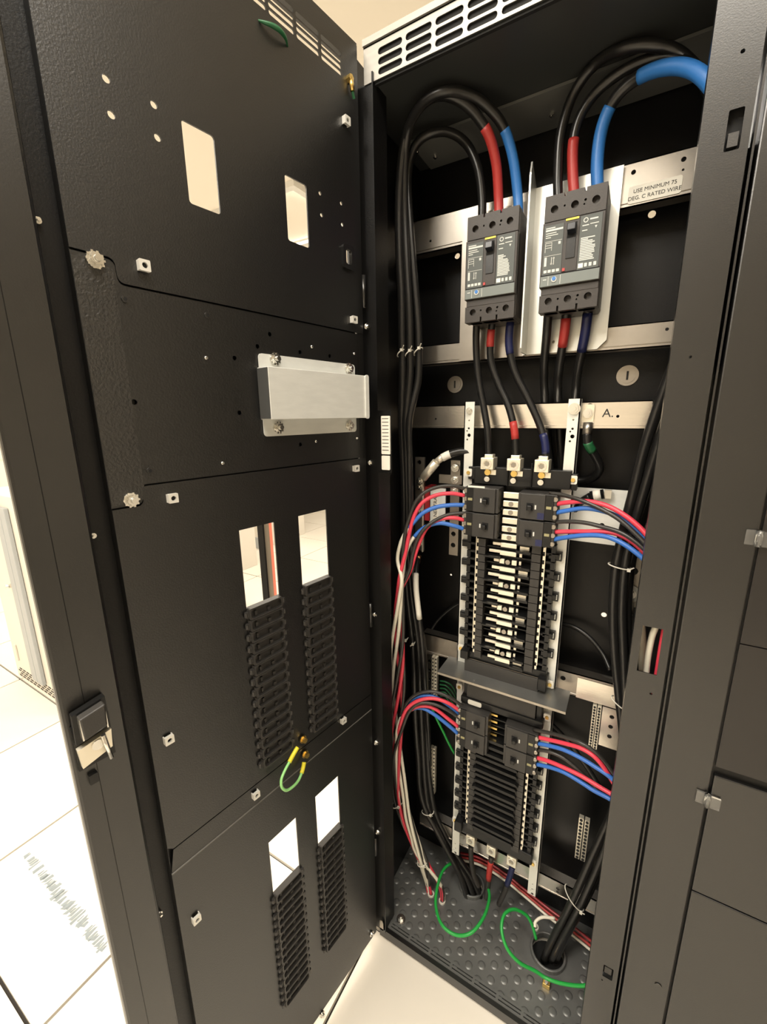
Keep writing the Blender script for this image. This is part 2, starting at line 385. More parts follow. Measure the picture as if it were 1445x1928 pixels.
# knockout plugs
for x, z, y in ((.0745, 1.556, YB), (.4625, 1.556, YB)):
    k_ = MB().cyl((x, y, z), (x, y - .004, z), .021, 28).cyl((x, y - .004, z), (x, y - .0055, z), .0155, 24)
    k_.mi = 1; k_.box(x - .002, x + .002, y - .0062, y - .0055, z - .009, z + .009)
    k_.build('knockout_plug', [M_ALU2, M_INK], cab, True)
p = P(727, 718, .12); MB().cyl((XL, .119, 1.558), (XL + .002, .119, 1.558), .02, 24).build('knockout_plug', M_INNER, cab, True)
# labels
lb = MB().prism(rrect(.4325, .514, 1.8535, 1.8815, .004), YR - .0015, YR - .0005).build('warning_label', M_PAPER, cab, True)
for tx, z in (('USE MINIMUM 75', 1.8725), ('DEG. C RATED WIRE', 1.8615)):
    text(tx, .0088, M_INK, lb, Vector((.4732, YR - .0018, z)) - Vector(cab.location))
text('A.', .024, M_INK, cab, Vector((.437, YR - .0009, 1.478)) - Vector(cab.location), name='marker_writing')
dl = MB().prism(rrect(.0, .021, 1.393, 1.477, .002), -.0052, -.0042); dl.prism(rrect(.0, .021, 1.362, 1.390, .002), -.0052, -.0042)
dl2 = MB().prism(rrect(.0295, .0505, 1.400, 1.479, .002), -.0062, -.0042).prism(rrect(.0295, .0495, 1.367, 1.397, .002), -.0062, -.0042)
dlo = dl2.build('circuit_label', M_PAPER, cab, True)
dp = MB(); z = 1.473
while z > 1.408: dp.box(.032, .047, -.0066, -.0062, z, z + .0012); z -= .0072
dp.build('printed_line', M_INK, dlo, True)
MB().box(.0205, .052, -.0041, -.002, 1.36, 1.49).build('label_holder', M_INNER, cab, True)
# ------------------------------------------------------------------ adjacent cabinet on the right
adj = empty('adjacent_cabinet', (.95, .15, 0), 'closed black cabinet standing beside the open one at the right', 'cabinet')
MB().box(.583, .655, -.004, .30, .01, 2.126).build('frame_stile', M_STILE, adj, True, bev=.002)
MB().box(.5772, .5796, .001, .02, .01, 2.126).build('edge_gasket', M_STILE, adj, True)
MB().box(.655, 1.25, .002, .30, .01, 2.126).build('body', M_INNER, adj, True)
for z0, z1, M in ((.01, .6485, M_STILE), (.6515, .895, M_STILE)):
    MB().box(.6585, 1.25, -.006, .002, z0, z1).build('door_panel', M, adj, True, bev=.0015)
MB().box(.6585, 1.25, -.002, .002, .910, 1.1325).build('door_panel', M_DARKGLASS, adj, True)
MB().box(.6585, 1.25, -.002, .002, 1.1345, 2.12).build('door_panel', M_DARKGLASS, adj, True)
for z in (.846, 1.302):
    c = MB().box(.640, .655, -.0075, -.0045, z - .011, z + .011).box(.655, .672, -.0105, -.0065, z - .012, z + .010).cyl((.655, -.009, z - .012), (.655, -.009, z + .011), .0045, 10)
    c.build('clear_clip', M_CLEAR, adj, True)
MB().cyl((.638, -.004, .392), (.638, -.0055, .392), .006, 14).build('screw_cap', M_STILE, adj, True)
# ------------------------------------------------------------------ swung-open door with dead-front panels
door = empty('cabinet_door', HINGE, 'black inner door swung open at left with four dead-front panels', 'door', rotz=DA + math.pi)
sb = MB().box(.519, .586, -.016, 0, .03, 2.118); sb.build('door_stile', M_STILE, door, bev=.004)
MB().box(.470, .521, -.024, -.0165, .03, 2.118).build('stile_recess', M_INNER, door)
MB().box(.4925, .494, -.0162, -.0026, .03, 2.118).build('panel_return', M_INNER, door)
MB().box(.560, .5608, 0, .0004, .04, 2.11).build('stile_crease', M_INNER, door)
rl = MB().box(.0, .496, -.03, -.004, 2.10, 2.121); rl.build('top_rail', M_BLK, door)
MB().box(.0, .012, -.03, -.003, .03, 2.118).build('hinge_stile', M_BLK, door)
rivet_m = MB().cyl((0, 0, 0), (0, .003, 0), .0045, 10).cyl((0, .003, 0), (0, .006, 0), .0024, 8).mesh('stile_stud', M_STEEL)
for z in (1.69, 1.335, .70): inst('stile_stud', rivet_m, door, (.5155, -.0165, z)).scale = (.8, 1.6, .8)
# panel outlines in (s, z)
def arc(c, r, t0, t1, n=5): return [(c[0] + r * math.cos(math.radians(t0 + (t1 - t0) * i / n)), c[1] + r * math.sin(math.radians(t0 + (t1 - t0) * i / n))) for i in range(n + 1)]
g = .0011
step_up = [(.445 - .008, 1.6395 + g)] + arc((.4405, 1.6475 + g), .008, -90, 0)[1:] + [(.449, 1.656)] + arc((.457, 1.658 + g), .008, 180, 90)[0:] + [(.494, 1.6665 + g)]
p1 = [(.004, 1.6395 + g)] + step_up + [(.494, 2.118), (.004, 2.118)]
vents = []
for i in range(8):
    s1 = .044 + i * .0515
    for z in (2.0535, 2.0625, 2.0715, 2.0805): vents.append(rrect(s1, s1 + .047, z - .0034, z + .0034, .003, 3))
h1 = [rrect(.301, .346, 1.759, 1.8535, .004, 3), rrect(.137, .182, 1.760, 1.8535, .004, 3)]
for px, py in ((200, 148), (210, 216), (290, 197), (297, 259)):
    q = PD(px, py); h1.append(circ(q.x, q.z, .0042))
for px, py in ((603, 364), (606, 405), (643, 383), (645, 423)):
    q = PD(px, py); h1.append(circ(q.x, q.z, .0032))
h1.append(rrect(.036, .053, 1.754, 1.783, .004, 3))
pan1 = MB().plate(p1, vents + h1, -.0025, 0).build('dead_front_panel', M_BLK, door)
step_dn = [(.494, 1.3655 - 0)] + [(.464, 1.3655)] + arc((.4635, 1.3735), .008, -90, -180)[1:] + [(.4555, 1.384)] + arc((.4485, 1.3845), .007, 0, 90) + [(.004, 1.3915)]
s_top = [(a_, b_ - 2 * g) for a_, b_ in step_up]
s_bot = [(a_, b_ + 2 * g) for a_, b_ in step_dn]
p2 = [(.0195, 1.6395 - g)] + s_top + s_bot[:-1] + [(.0195, 1.3915 + 2 * g)]
h2 = [circ(q.x, q.z, .0036, 10) for q in (PD(*t_) for t_ in ((509, 629), (486, 652), (443, 674), (452, 777), (566, 663), (622, 670), (567, 837), (254, 757)))]
pan2 = MB().plate(p2, h2, -.0035, -.0012).build('dead_front_panel', M_BLK, door)
MB().plate([(.452, 1.374), (.4935, 1.370), (.4935, 1.660), (.452, 1.655)], [], -.0012, -.0004).build('tab_strip', M_BLK2, pan2)
MB().box(.0195, .4915, -.0085, -.0075, 1.355, 1.68).build('panel_light_block', M_INNER, pan2)  # added dark sheet, keeps light from leaking through the seams around this panel
MB().box(.004, .019, -.003, -.001, 1.37, 1.66).build('panel_edge', M_BLK, pan2)
FS = ((.25, .319), (.1255, .196))
p3 = [(.004, .8115 + g), (.484, .8115 + g), (.494, .8215), ] + step_dn
p3 = [(.004, .8115 + g), (.486, .8115 + g), (.494, .8195 + g), (.494, 1.3655)] + step_dn[1:]
pan3 = MB().plate(p3, [rect(FS[0][0], FS[0][1], .838, 1.30), rect(FS[1][0], FS[1][1], .832, 1.30)], -.0025, 0).build('dead_front_panel', M_BLK, door)
p4 = [(.004, .028), (.494, .028), (.494, .768), (.486, .8115 - g), (.004, .8115 - g)]
pan4 = MB().plate(p4, [rect(FS[0][0], FS[0][1], .206, .660), rect(FS[1][0], FS[1][1], .206, .666)], -.0025, 0).build('dead_front_panel', M_BLK, door)
MB().cyl((.004, 0, .768), (.494, 0, .768), .0014, 8).build('panel_fold', mat('fold_highlight', (.10, .095, .085), .4, spec=1.0), pan4)  # lighter colour paints a highlight along the fold
MB().box(.012, .4915, -.0085, -.0075, .79, .835).build('seam_light_block', M_INNER, pan4)  # added dark strip, stops floor light leaking through the seam
# filler blanks
def filler(pitch):
    f_ = MB(); w_ = .0345; h_ = pitch / 2 - .0004
    f_.box(-w_, w_, -.004, .0015, -h_, h_)
    f_.plate(rrect(-w_, w_, -h_, h_, .003, 2), [rrect(-w_ + .003, w_ - .003, -h_ + .0018, h_ - .0018, .005, 2)], .0015, .009)
    for sx in (-1, 1):
        f_.box(min(sx * w_, sx * (w_ + .005)), max(sx * w_, sx * (w_ + .005)), .0003, .006, -h_ * .55, h_ * .45)
        f_.cyl((sx * (w_ + .0045), .004, -.004), (sx * (w_ + .0045), .004, .004), .0028, 8)
    f_.box(-.010, -.004, .0015, .005, -h_ + .002, -.001); f_.box(.018, .022, .0015, .005, -h_ + .004, .002)
    return f_.mesh('filler_blank', M_PLA2)
for (s0, s1), zt, zb, par in ((FS[0], 1.163, .838, pan3), (FS[1], 1.163, .832, pan3), (FS[0], .528, .206, pan4), (FS[1], .531, .206, pan4)):
    n = 15; pt = (zt - zb) / n
    fm = filler(pt)
    for i in range(n): inst('filler_blank', fm, par, ((s0 + s1) / 2, 0, zt - (i + .5) * pt))
# fasteners on the door
cage = MB().plate(rrect(-.0085, .0085, -.0085, .0085, .001, 1), [circ(0, 0, .0045, 10)], .005, .011)
cage.mi = 0; cage.box(-.0085, -.0065, 0, .005, -.0075, .0075).box(.0065, .0085, 0, .005, -.0075, .0075); cage.mi = 1; cage.cyl((0, .002, 0), (0, .0065, 0), .0045, 10)
cage_m = cage.mesh('cage_nut', [mat('zinc_nut', (.8, .78, .72), .4, .3), M_HOLE])
hexn = MB(); hexn.cyl((0, 0, 0), (0, .003, 0), .011, 18); hexn.hexa((0, .003, 0), (0, .010, 0), .0085); hexn.cyl((0, .01, 0), (0, .014, 0), .0045, 10)
for i in range(10):
    t_ = 2 * math.pi * i / 10; hexn.box(.0108 * math.cos(t_) - .0015, .0108 * math.cos(t_) + .0015, 0, .0045, .0108 * math.sin(t_) - .0015, .0108 * math.sin(t_) + .0015)
hexn_m = hexn.mesh('lock_nut', M_STEEL)
scr = MB().cyl((0, 0, 0), (0, .004, 0), .0062, 12).cyl((0, .004, 0), (0, .0085, 0), .0035, 8); scr_m = scr.mesh('screw', M_STEEL)
riv = MB().cyl((0, -.001, 0), (0, .002, 0), .0042, 12); riv.mi = 1; riv.cyl((0, .0015, 0), (0, .0023, 0), .0022, 8); riv_m = riv.mesh('rivet', [M_BLK, M_HOLE])
rivb_m = MB().cyl((0, -.001, 0), (0, .0025, 0), .0036, 10, .002).mesh('rivet', M_STEEL)
def putd(me, par, lst, off=0, sc=1):
    for px, py in lst:
        q = PD(px, py, off + .006 if me is cage_m else off); o_ = inst(me.name.split('.')[0], me, par, (q.x, off, q.z)); o_.scale = (sc * .78, .75, sc * .78) if me is cage_m else (sc, 1, sc)
putd(cage_m, pan1, ((272, 500), (654, 227), (668, 602)))
putd(cage_m, pan3, ((326, 938), (672, 882), (319, 1393), (648, 1357), (483, 1497)))
putd(cage_m, pan4, ((371, 1731),))
putd(hexn_m, pan2, ((178, 490), (246, 941)), -.0004, .82)
putd(scr_m, pan2, ((690, 615), (697, 871)), -.001)
putd(scr_m, pan3, ((706, 1156),)); putd(scr_m, pan4, ((708, 1397), (711, 1565), (699, 1757), (606, 1908)), 0, 1.15)
putd(riv_m, pan2, ((235, 563), (390, 594), (282, 886)), -.0012); putd(rivb_m, pan2, ((388, 674), (587, 653), (667, 666), (595, 831), (672, 825), (419, 872)), -.0012)
MB().plate(rrect(.030, .059, 1.748, 1.789, .006, 3), [rrect(.037, .052, 1.756, 1.781, .004, 3)], 0, .006).build('grommet', M_PLA, pan1)
MB().box(.036, .053, -.012, -.01, 1.754, 1.783).build('grommet_back', M_HOLE, pan1)
# galvanised cover bracket
br = empty('tmp', (0, 0, 0), '', ''); bpy.data.objects.remove(br)
bk = MB().plate(rrect(.033, .2575, 1.448, 1.579, .006, 3), [], 0, .002); bko = bk.build('cover_bracket', M_GALV, door)
bx_ = MB().box(.031, .262, .002, .03, 1.4755, 1.5565); bx_.build('cover_box', M_GALV, bko, bev=.001)
MB().plate(rrect(.026, .036, 1.474, 1.558, .004, 2), [], .0302, .0325).build('cover_flange', M_GALV, bko)
MB().box(.2622, .2632, .003, .0295, 1.477, 1.555).build('cover_end', mat('dark_cover_end', (.06, .06, .058), .5), bko)
for px, py in ((516, 676), (655, 694), (522, 805), (656, 801)):
    q = PD(px, py); inst('lock_nut', hexn_m, bko, (q.x, .002, q.z)).scale = (.85, .8, .85)
# latch on the stile
la = MB().box(.538, .580, 0, .004, 1.035, 1.10); lao = la.build('latch', M_PLA, door)
MB().prism([(.5445, 1.125), (.5735, 1.119), (.572, 1.088), (.546, 1.094)], .012, .026).build('latch_lever', M_PLA2, lao, bev=.002)
MB().prism([(.5405, 1.128), (.578, 1.120), (.579, 1.078), (.540, 1.084)], .002, .012).build('latch_cradle', M_PLA, lao)
MB().box(.545, .5465, .012, .024, 1.09, 1.12).box(.572, .5735, .012, .024, 1.088, 1.118).build('latch_cheek', M_STEEL, lao)
MB().prism([(.540, 1.078), (.579, 1.070), (.577, 1.042), (.542, 1.052)], .004, .012).build('latch_plate', M_TIN, lao)
MB().cyl((.5575, .012, 1.066), (.5575, .014, 1.066), .007, 14).build('latch_rivet', M_STEEL, lao)
MB().cyl((.553, .026, 1.085), (.548, .022, 1.044), .0028, 10).build('latch_pin', M_STEEL, lao)
MB().box(.562, .572, 0, .006, 1.008, 1.022).build('latch_stop', M_PLA, lao)
# bonding jumper and other wires on the door
jw = [PD(570, 1394, .006), PD(562, 1405, .012), PD(553, 1420, .014), PD(545, 1435, .018), PD(536, 1452, .022), PD(530, 1468, .026), PD(531, 1482, .028), PD(540, 1488, .028), PD(553, 1480, .026), PD(563, 1468, .02), PD(570, 1450, .014), PD(573, 1435, .010), PD(574, 1424, .006)]
jp = smooth(jw); N = len(jp)
jo = MB().tube(jp[int(N * .12):int(N * .9)], .0027).build('bonding_jumper', M_LGRN, door)
MB().tube(jp[int(N * .10):int(N * .27)], .0042, 8).build('yellow_sleeve', M_YEL, jo); MB().tube(jp[int(N * .80):int(N * .93)], .0042, 8).build('yellow_sleeve', M_YEL, jo)
for px, py in ((571, 1392), (575, 1420)):
    q = PD(px, py, .004); MB().plate(circ(q.x, q.z, .008, 14), [circ(q.x, q.z, .003, 8)], .003, .005).hexa((q.x, .003, q.z), (q.x, .012, q.z), .0055).build('ring_lug', M_BRASS, jo)
gw = smooth([PD(486, 38, -.001), PD(500, 43, .006), PD(515, 49, .010), PD(528, 58, .012), (PD(538, 72, .008)), PD(542, 88, -.001)])
MB().tube(gw, [.0012 + .0022 * math.sin(math.pi * i / (len(gw) - 1)) for i in range(len(gw))], 8).build('green_wire', M_DGRN, door)
q = PD(661, 147, .006); q2 = PD(664, 172, .006)
gl_ = MB().hexa((q.x, 0, q.z), (q.x, .008, q.z), .006).cyl(q, q2, .004, 10).build('ground_lug', M_BRASS, door)
MB().cyl(q2, PD(667, 186, .004), .0025, 8).build('green_wire', M_DGRN, gl_)

# ------------------------------------------------------------------ moulded-case main breakers
def mccb(name, x, z, label, zsc=1.0):
    t = empty(name, (x, .13, z), label, 'breaker', group='main circuit breakers')
    W, H, D = .103, .196, .080
    b = MB().prism([(.002, 0.008), (.008, 0), (W - .004, 0), (W, .006), (W, H - .002), (.002, H - .002)], .012, D)
    b.prism(rect(0, W, .043, .152), 0, .02)                        # raised middle
    b.prism(rect(.003, W - .001, .030, .043), .004, .02)
    b.build('case', M_PLA3, t, bev=.0012)
    # terminal covers
    def cover(z0, z1, notch_top):
        zz = z1 if notch_top else z0; sg = 1 if notch_top else -1
        out = []
        xs = [.001, .032, .0345, .066, .0685, W - .001]
        if notch_top:
            out = [(.001, z0), (W - .001, z0), (W - .001, z1), (.0695, z1), (.0695, z1 - .006), (.066, z1 - .006), (.066, z1), (.0365, z1), (.0365, z1 - .006), (.033, z1 - .006), (.033, z1), (.001, z1)]
        else:
            out = [(.001, z1), (.001, z0), (.033, z0), (.033, z0 + .009), (.0365, z0 + .009), (.0365, z0), (.066, z0), (.066, z0 + .009), (.0695, z0 + .009), (.0695, z0), (W - .001, z0), (W - .001, z1)]
        zc = (z0 + z1) / 2 + (0.004 if not notch_top else -.002)
        hs_ = [circ(.0175 + .034 * i, zc, .0064, 16) for i in range(3)] + [circ(.0345, zc + .002, .0018, 8), circ(.0685, zc + .0035, .0022, 8), circ(.067, zc - .003, .0016, 8)]
        o_ = MB().plate(out, hs_, .003, .030).build('terminal_cover', M_PLA3, t)
        MB().box(.004, W - .004, .016, .03, z0 + .010, z1 - .008).build('terminal_recess', M_HOLE, o_)
    cover(.154, H, True); cover(0, .030, False)
    # printed fronts
    lw = MB().prism(rect(.004, .0365, .064, .146), -.0012, 0); l1 = lw.build('rating_label', M_LGREY, t)
    rw = MB().prism(rect(.064, .0985, .064, .150), -.0012, 0); l2 = rw.build('rating_label', M_LGREY, t)
    tr = MB().prism(rect(.0015, W - .0015, .044, .062), -.0022, 0); tro = tr.build('trip_unit', M_TRIP, t, bev=.0006)
    MB().box(.002, W - .002, -.0008, .001, .062, .0645).build('case_seam', M_HOLE, t)
    pr = MB(); y0, y1 = -.0015, -.0011
    pr.box(.006, .0355, y0, y1, .1365, .1395); pr.box(.006, .022, y0, y1, .1408, .1425)
    for i, wd in enumerate((.018, .021, .009)): pr.box(.0065, .0065 + wd, y0, y1, .1325 - i * .0035, .1338 - i * .0035)
    pr.box(.006, .035, y0, y1, .1195, .1201)
    for i in range(3): pr.box(.0065, .018, y0, y1, .117 - i * .004, .1178 - i * .004)
    pr.box(.0065, .0072, y0, y1, .102, .118).box(.0175, .0182, y0, y1, .104, .118).box(.029, .033, y0, y1, .113, .1175)
    pr.box(.006, .035, y0, y1, .0955, .0961)
    pr.box(.0065, .0105, y0, y1, .079, .094).box(.0185, .0195, y0, y1, .08, .093).box(.0225, .0235, y0, y1, .08, .093).box(.0175, .0205, y0, y1, .081, .083).box(.0215, .0245, y0, y1, .09, .092)
    for i in range(4): pr.box(.0065 + i * .0072, .0118 + i * .0072, y0, y1, .0675, .0722)
    pr.build('printed_marks', M_PRINT, l1)
    pr = MB()
    pr.plate(circ(.0725, .1425, .004, 14), [circ(.0725, .1425, .0028, 10)], y0, y1); pr.box(.079, .092, y0, y1, .1415, .1438)
    pr.box(.0675, .078, y0, y1, .1335, .135).box(.08, .0935, y0, y1, .1345, .1358).box(.0675, .076, y0, y1, .1255, .127).prism([(.0875, .131), (.0915, .131), (.0895, .127)], y0, y1)
    for i in range(14):
        wd = .010 + .013 * random.random() if i < 3 else .019 + .006 * random.random()
        pr.box(.0665, .0665 + wd, y0, y1, .1135 - i * .0027, .1152 - i * .0027)
    for i in range(3): pr.box(.0755 + i * .0075, .080 + i * .0075, y0, y1, .0675, .0735)
    pr.build('printed_marks', M_PRINT, l2)
    MB().box(.0655, .0735, -.0018, -.0011, .0665, .074).build('white_square', M_PAPER, l2)
    MB().box(.0385, .0625, -.0014, .001, .0648, .151).build('centre_strip', M_PLA3, t)
    MB().box(.0395, .061, -.0025, 0, .1475, .1508).build('yellow_strip', M_YSTRIP, t)
    MB().box(.043, .0585, -.002, -.0012, .086, .1435).build('toggle_slot', M_HOLE, t)
    MB().box(.0435, .058, -.003, -.002, .086, .1185).build('toggle_shutter', M_PLA, t)
    MB().prism([(-.002, .1415), (-.014, .1395), (-.015, .128), (-.002, .1245)], .044, .0575, YZ).build('toggle', mat('toggle_blue_black', (.012, .014, .02), .35), t, bev=.001)
    MB().box(.039, .0435, -.0028, -.0012, .0658, .0708).build('trip_button', M_RTAPE, t)
    MB().cyl((.026, -.0022, .0545), (.026, -.0034, .0545), .0048, 16).build('dial', M_PRINT, tro)
    MB().cyl((.026, -.0034, .0555), (.026, -.0045, .0555), .0034, 14).build('dial_knob', M_BTAPE, tro)
    MB().box(.0155, .0162, -.0026, -.0021, .0455, .0605).box(.0365, .0372, -.0026, -.0021, .0455, .0605).box(.0065, .0125, -.0026, -.0021, .055, .0565).build('printed_marks', M_PRINT, tro)
    return t
mccb('main_breaker', .1545, 1.667, 'black main breaker beside the left wall, fed by the left loop of cables')
mccb('main_breaker', .3025, 1.668, 'black main breaker on the bright steel plate beside the wire rating label')
# ------------------------------------------------------------------ panelboards
def branch(x0, z0, side, label, group, w=.078, h=.0565, hollow=False):
    t = empty('branch_breaker', (x0, .13, z0), label, 'breaker', group=group)
    Wd = w
    X = (lambda a: a) if side > 0 else (lambda a: Wd - a)            # terminals at outer end: side>0 -> right
    def bx(mb, a0, a1, y0, y1, z0_, z1_): mb.box(min(X(a0), X(a1)), max(X(a0), X(a1)), y0, y1, z0_, z1_); return mb
    b = bx(MB(), 0, Wd, .006, .058, .0006, h - .0006); bx(b, .006, .056, 0, .006, .001, h - .001); b.build('case', M_PLA2, t, bev=.0008)
    c_ = MB(); bx(c_, .056, .072, .0025, .006, .002, h - .002); c_.build('label_strip', M_PLA, t)
    v = MB(); bx(v, .0585, .0685, .0015, .0025, h * .46, h * .56)
    v.build('rating_print', mat('dull_yellow_print', (.34, .31, .16), .6), t)
    s_ = MB(); bx(s_, .019, .033, -.0012, .0005, h * .36, h * .64); s_.build('toggle_slot', M_HOLE, t)
    g_ = MB(); bx(g_, .022, .031, -.012, -.001, h * .40, h * .58); g_.build('toggle', M_PLA, t, bev=.0012)
    k_ = MB(); bx(k_, .036, .039, -.001, .0005, h * .42, h * .58); k_.build('status_window', M_PRINT, t)
    u = MB(); bx(u, .042, .0555, -.0006, .0005, .003, h * .30); 
    if side > 0 and not hollow: u.build('blue_mark', M_NAVY, t)
    for i in range(3):
        zz = h * (i + .5) / 3
        q = MB().cyl((X(.075), .004, zz), (X(.075), .010, zz), .0048, 12); q.build('terminal_screw', M_ALU2, t)
        r_ = MB(); bx(r_, .0715, .0785, .010, .04, zz - .006, zz + .006); r_.build('terminal_pocket', M_HOLE, t)
    return t
def panelboard(name, z0, z1, top_lugs, label):
    t = empty(name, (.265, .2, z0), label, 'panelboard')
    for s_, x0, x1 in ((-1, .140, .164), (1, .364, .3875)):
        holes = [circ((x0 + x1) / 2 + dx, (z1 - .03 if top_lugs else z0 + .05) - dz, r_) for dx, dz, r_ in ((0, .012, .002), (0, .03, .0025), (-.004, .036, .0018), (.001, .046, .0042), (-.003, .056, .0022))]
        r_ = MB().plate(rect(x0, x1, z0, z1), holes, .190, .1925); xe = x0 if s_ < 0 else x1 - .0025
        r_.box(xe, xe + .0025, .19, .213, z0, z1)
        ro = r_.build('side_rail', M_ZINC, t, True)
        n = 6; za, zb = (1.17, .93) if top_lugs else (.60, .375)
        for i in range(n):
            zz = za + (zb - za) * i / (n - 1)
            if s_ < 0: c_ = MB().box(x0 + .008, x0 + .024, .180, .1895, zz - .008, zz + .008).box(x0 + .012, x0 + .03, .172, .182, zz - .003, zz + .006)
            else: c_ = MB().box(x0 - .001, x0 + .014, .180, .1895, zz - .010, zz + .010).box(x0 - .012, x0 + .010, .172, .182, zz - .004, zz + .006)
            c_.mi = 1
            if s_ < 0: c_.box(x0 + .011, x0 + .0145, .1788, .1799, zz - .005, zz + .005)
            else: c_.box(x0 + .008, x0 + .0115, .1788, .1799, zz - .006, zz + .006)
            c_.build('rail_clip', [M_PLA, M_ZINC], ro, True)
    return t
up = panelboard('panelboard', .80, 1.508, True, 'upper panelboard with silver bus bars and three cable lugs on top')
lo = panelboard('panelboard', .185, .800, False, 'lower panelboard with black comb cover below the steel shelf')
def pb(name, M, par, *boxes, bev=0):
    q = MB()
    for b in boxes: q.box(*b)
    return q.build(name, M, par, True, bev=bev)
# upper: base tray, bolts, lug block
pb('base_tray', M_PLA, up, (.166, .362, .196, .206, .87, 1.345))
pb('lug_block', M_PLA, up, (.176, .383, .172, .2, 1.322, 1.362), (.252, .2545, .165, .172, 1.322, 1.375), (.303, .3055, .165, .172, 1.322, 1.375), (.158, .176, .18, .2, 1.33, 1.36), (.383, .395, .18, .2, 1.32, 1.355), bev=.001)
rb = MB()
for z in (1.333, 1.337, 1.341): rb.box(.256, .302, .1705, .172, z, z + .0015)
rb.build('block_ribs', M_PLA, up, True)
for x in (.2085, .2675, .3255):
    l_ = MB().box(x - .0145, x + .0145, .156, .19, 1.358, 1.384); l_.box(x - .009, x + .010, .166, .186, 1.384, 1.391)
    lo_ = l_.build('cable_lug', M_TIN, up, True, bev=.001)
    MB().plate(circ(x, 1.371, .0105, 18), [circ(x, 1.371, .0075, 14)], .1535, .156).build('set_screw', M_STEEL, lo_, True)
    MB().cyl((x, .1565, 1.371), (x, .1545, 1.371), .006, 6).build('hex_socket', M_ALU2, lo_, True)
    MB().box(x - .006, x + .018, .168, .172, 1.345, 1.356).build('lug_tongue', M_TIN, lo_, True)
    MB().cyl((x, .168, 1.3505), (x, .163, 1.3505), .0068, 16).build('brass_bolt', M_BRASS, lo_, True)
    MB().cyl((x - .001, .172, 1.335), (x - .001, .164, 1.335), .0062, 14).hexa((x - .001, .164, 1.335), (x - .001, .1625, 1.335), .004).build('steel_bolt', M_STEEL, lo_, True)
for par, pts in ((up, ((.1595, 1.346), (.387, 1.343), (.1545, .884), (.3765, .853))), (lo, ((.1535, .768), (.3765, .763), (.1535, .325), (.3735, .309)))):
    for x, z in pts:
        w_ = MB().prism(rrect(x - .008, x + .008, z - .009, z + .009, .003, 3), .176, .180); wo = w_.build('mounting_tab', M_PAPER, par, True)
        MB().cyl((x, .176, z), (x, .173, z), .0042, 12).build('brass_screw', M_BRASS, wo, True)
# upper bus stack
N_ = 15; za, zb = 1.305, .888; pt = .0196
z = 1.303; k = 0
while z > .885:
    wide = (k % 3)
    b_ = MB()
    if z > 1.20:
        b_.box(.249, .285, .158, .166, z - .0065, z + .0065)
    elif wide == 2:
        b_.box(.232, .245, .166, .17, z - .005, z + .002).box(.247, .258, .160, .166, z - .006, z + .005).box(.275, .286, .160, .166, z - .006, z + .005).box(.290, .295, .166, .17, z - .006, z + .003)
    elif wide == 0:
        b_.box(.228, .248, .166, .17, z - .004, z + .003).box(.248, .284, .160, .166, z - .005, z + .005).box(.290, .311, .166, .17, z - .008, z + .001)
    else:
        b_.box(.220, .248, .166, .17, z - .003, z + .004).box(.247, .284, .160, .166, z - .005, z + .005).box(.290, .296, .166, .17, z - .006, z + .003)
    bo = b_.build('bus_stab', M_TIN, up, True, bev=.0006)
    if wide == 2 or (z > 1.2 and k % 3 == 1):
        MB().cyl((.2665, .162, z), (.2665, .157, z), .0055, 12).build('stab_screw', M_ALU2, bo, True)
    f_ = MB().box(.214, .318, .170, .190, z - pt / 2 - .0012, z - pt / 2 + .0012)
    f_.box(.212, .250, .152, .190, z - pt / 2 - .003, z - pt / 2 + .001) if wide == 1 else f_.box(.284, .316, .156, .190, z - pt / 2 - .004, z - pt / 2 + .002)
    f_.build('divider', M_PLA, up, True)
    z -= pt; k += 1
def towers(par, za, zb, pt, mat_):
    z = za; i = 0
    while z > zb:
        for x0, x1, s_ in ((.196, .213, -1), (.318, .337, 1)):
            MB().box(x0, x1, .158, .195, z - pt + .0009, z - .0009).build('stab_tower', mat_, par, True)
        for s_ in (-1, 1):
            xx = .1825 if s_ < 0 else .349
            q = MB().box(xx - .010, xx + .010, .172, .195, z - .0028, z + .0025); q.box(xx + s_ * .013 - .005, xx + s_ * .013 + .004, .170, .195, z - pt * .8, z + .001)
            q.build('clip_comb', M_PLA, par, True)
        for s_ in (-1, 1):
            xx = .1915 if s_ < 0 else .3425
            MB().box(xx - .0022, xx + .0022, .168, .172, z - pt * .75, z - pt * .25).build('contact_tip', M_TIN, par, True)
        z -= pt; i += 1
    for xx in (.1885, .3455): MB().box(xx - .0008, xx + .0008, .1655, .168, zb, za).build('contact_rail', M_TIN, par, True)
towers(up, 1.195, .90, .0196, M_PLA2); towers(lo, .615, .36, .0196, M_PLA2)
pb('bottom_frame', M_PLA, up, (.166, .368, .166, .2, .868, .888), (.162, .182, .15, .2, .872, .895), (.352, .372, .15, .2, .846, .876), bev=.002)
pb('end_cover', M_PLA2, up, (.172, .354, .158, .163, .83, .870), bev=.001)
# shelf between the panelboards
shf = empty('steel_shelf', (.27, .16, .83), 'grey steel shelf plate between the two panelboards', 'shelf')
pb('shelf_plate', M_GALV if False else mat('dark_steel_shelf', (.22, .22, .21), .38, .7, var=.2, vscale=15), shf, (.1145, .4205, .118, .2, .834, .836))
pb('front_edge', M_ALU2, shf, (.1145, .4205, .1165, .118, .830, .836))
dots = MB()
for px, py in ((904, 1263), (893, 1281)):
    q = PZ(px, py, .8362); dots.cyl((q.x, q.y, .836), (q.x, q.y, .8372), .0022, 8)
dots.build('rivet_heads', M_STEEL, shf, True)
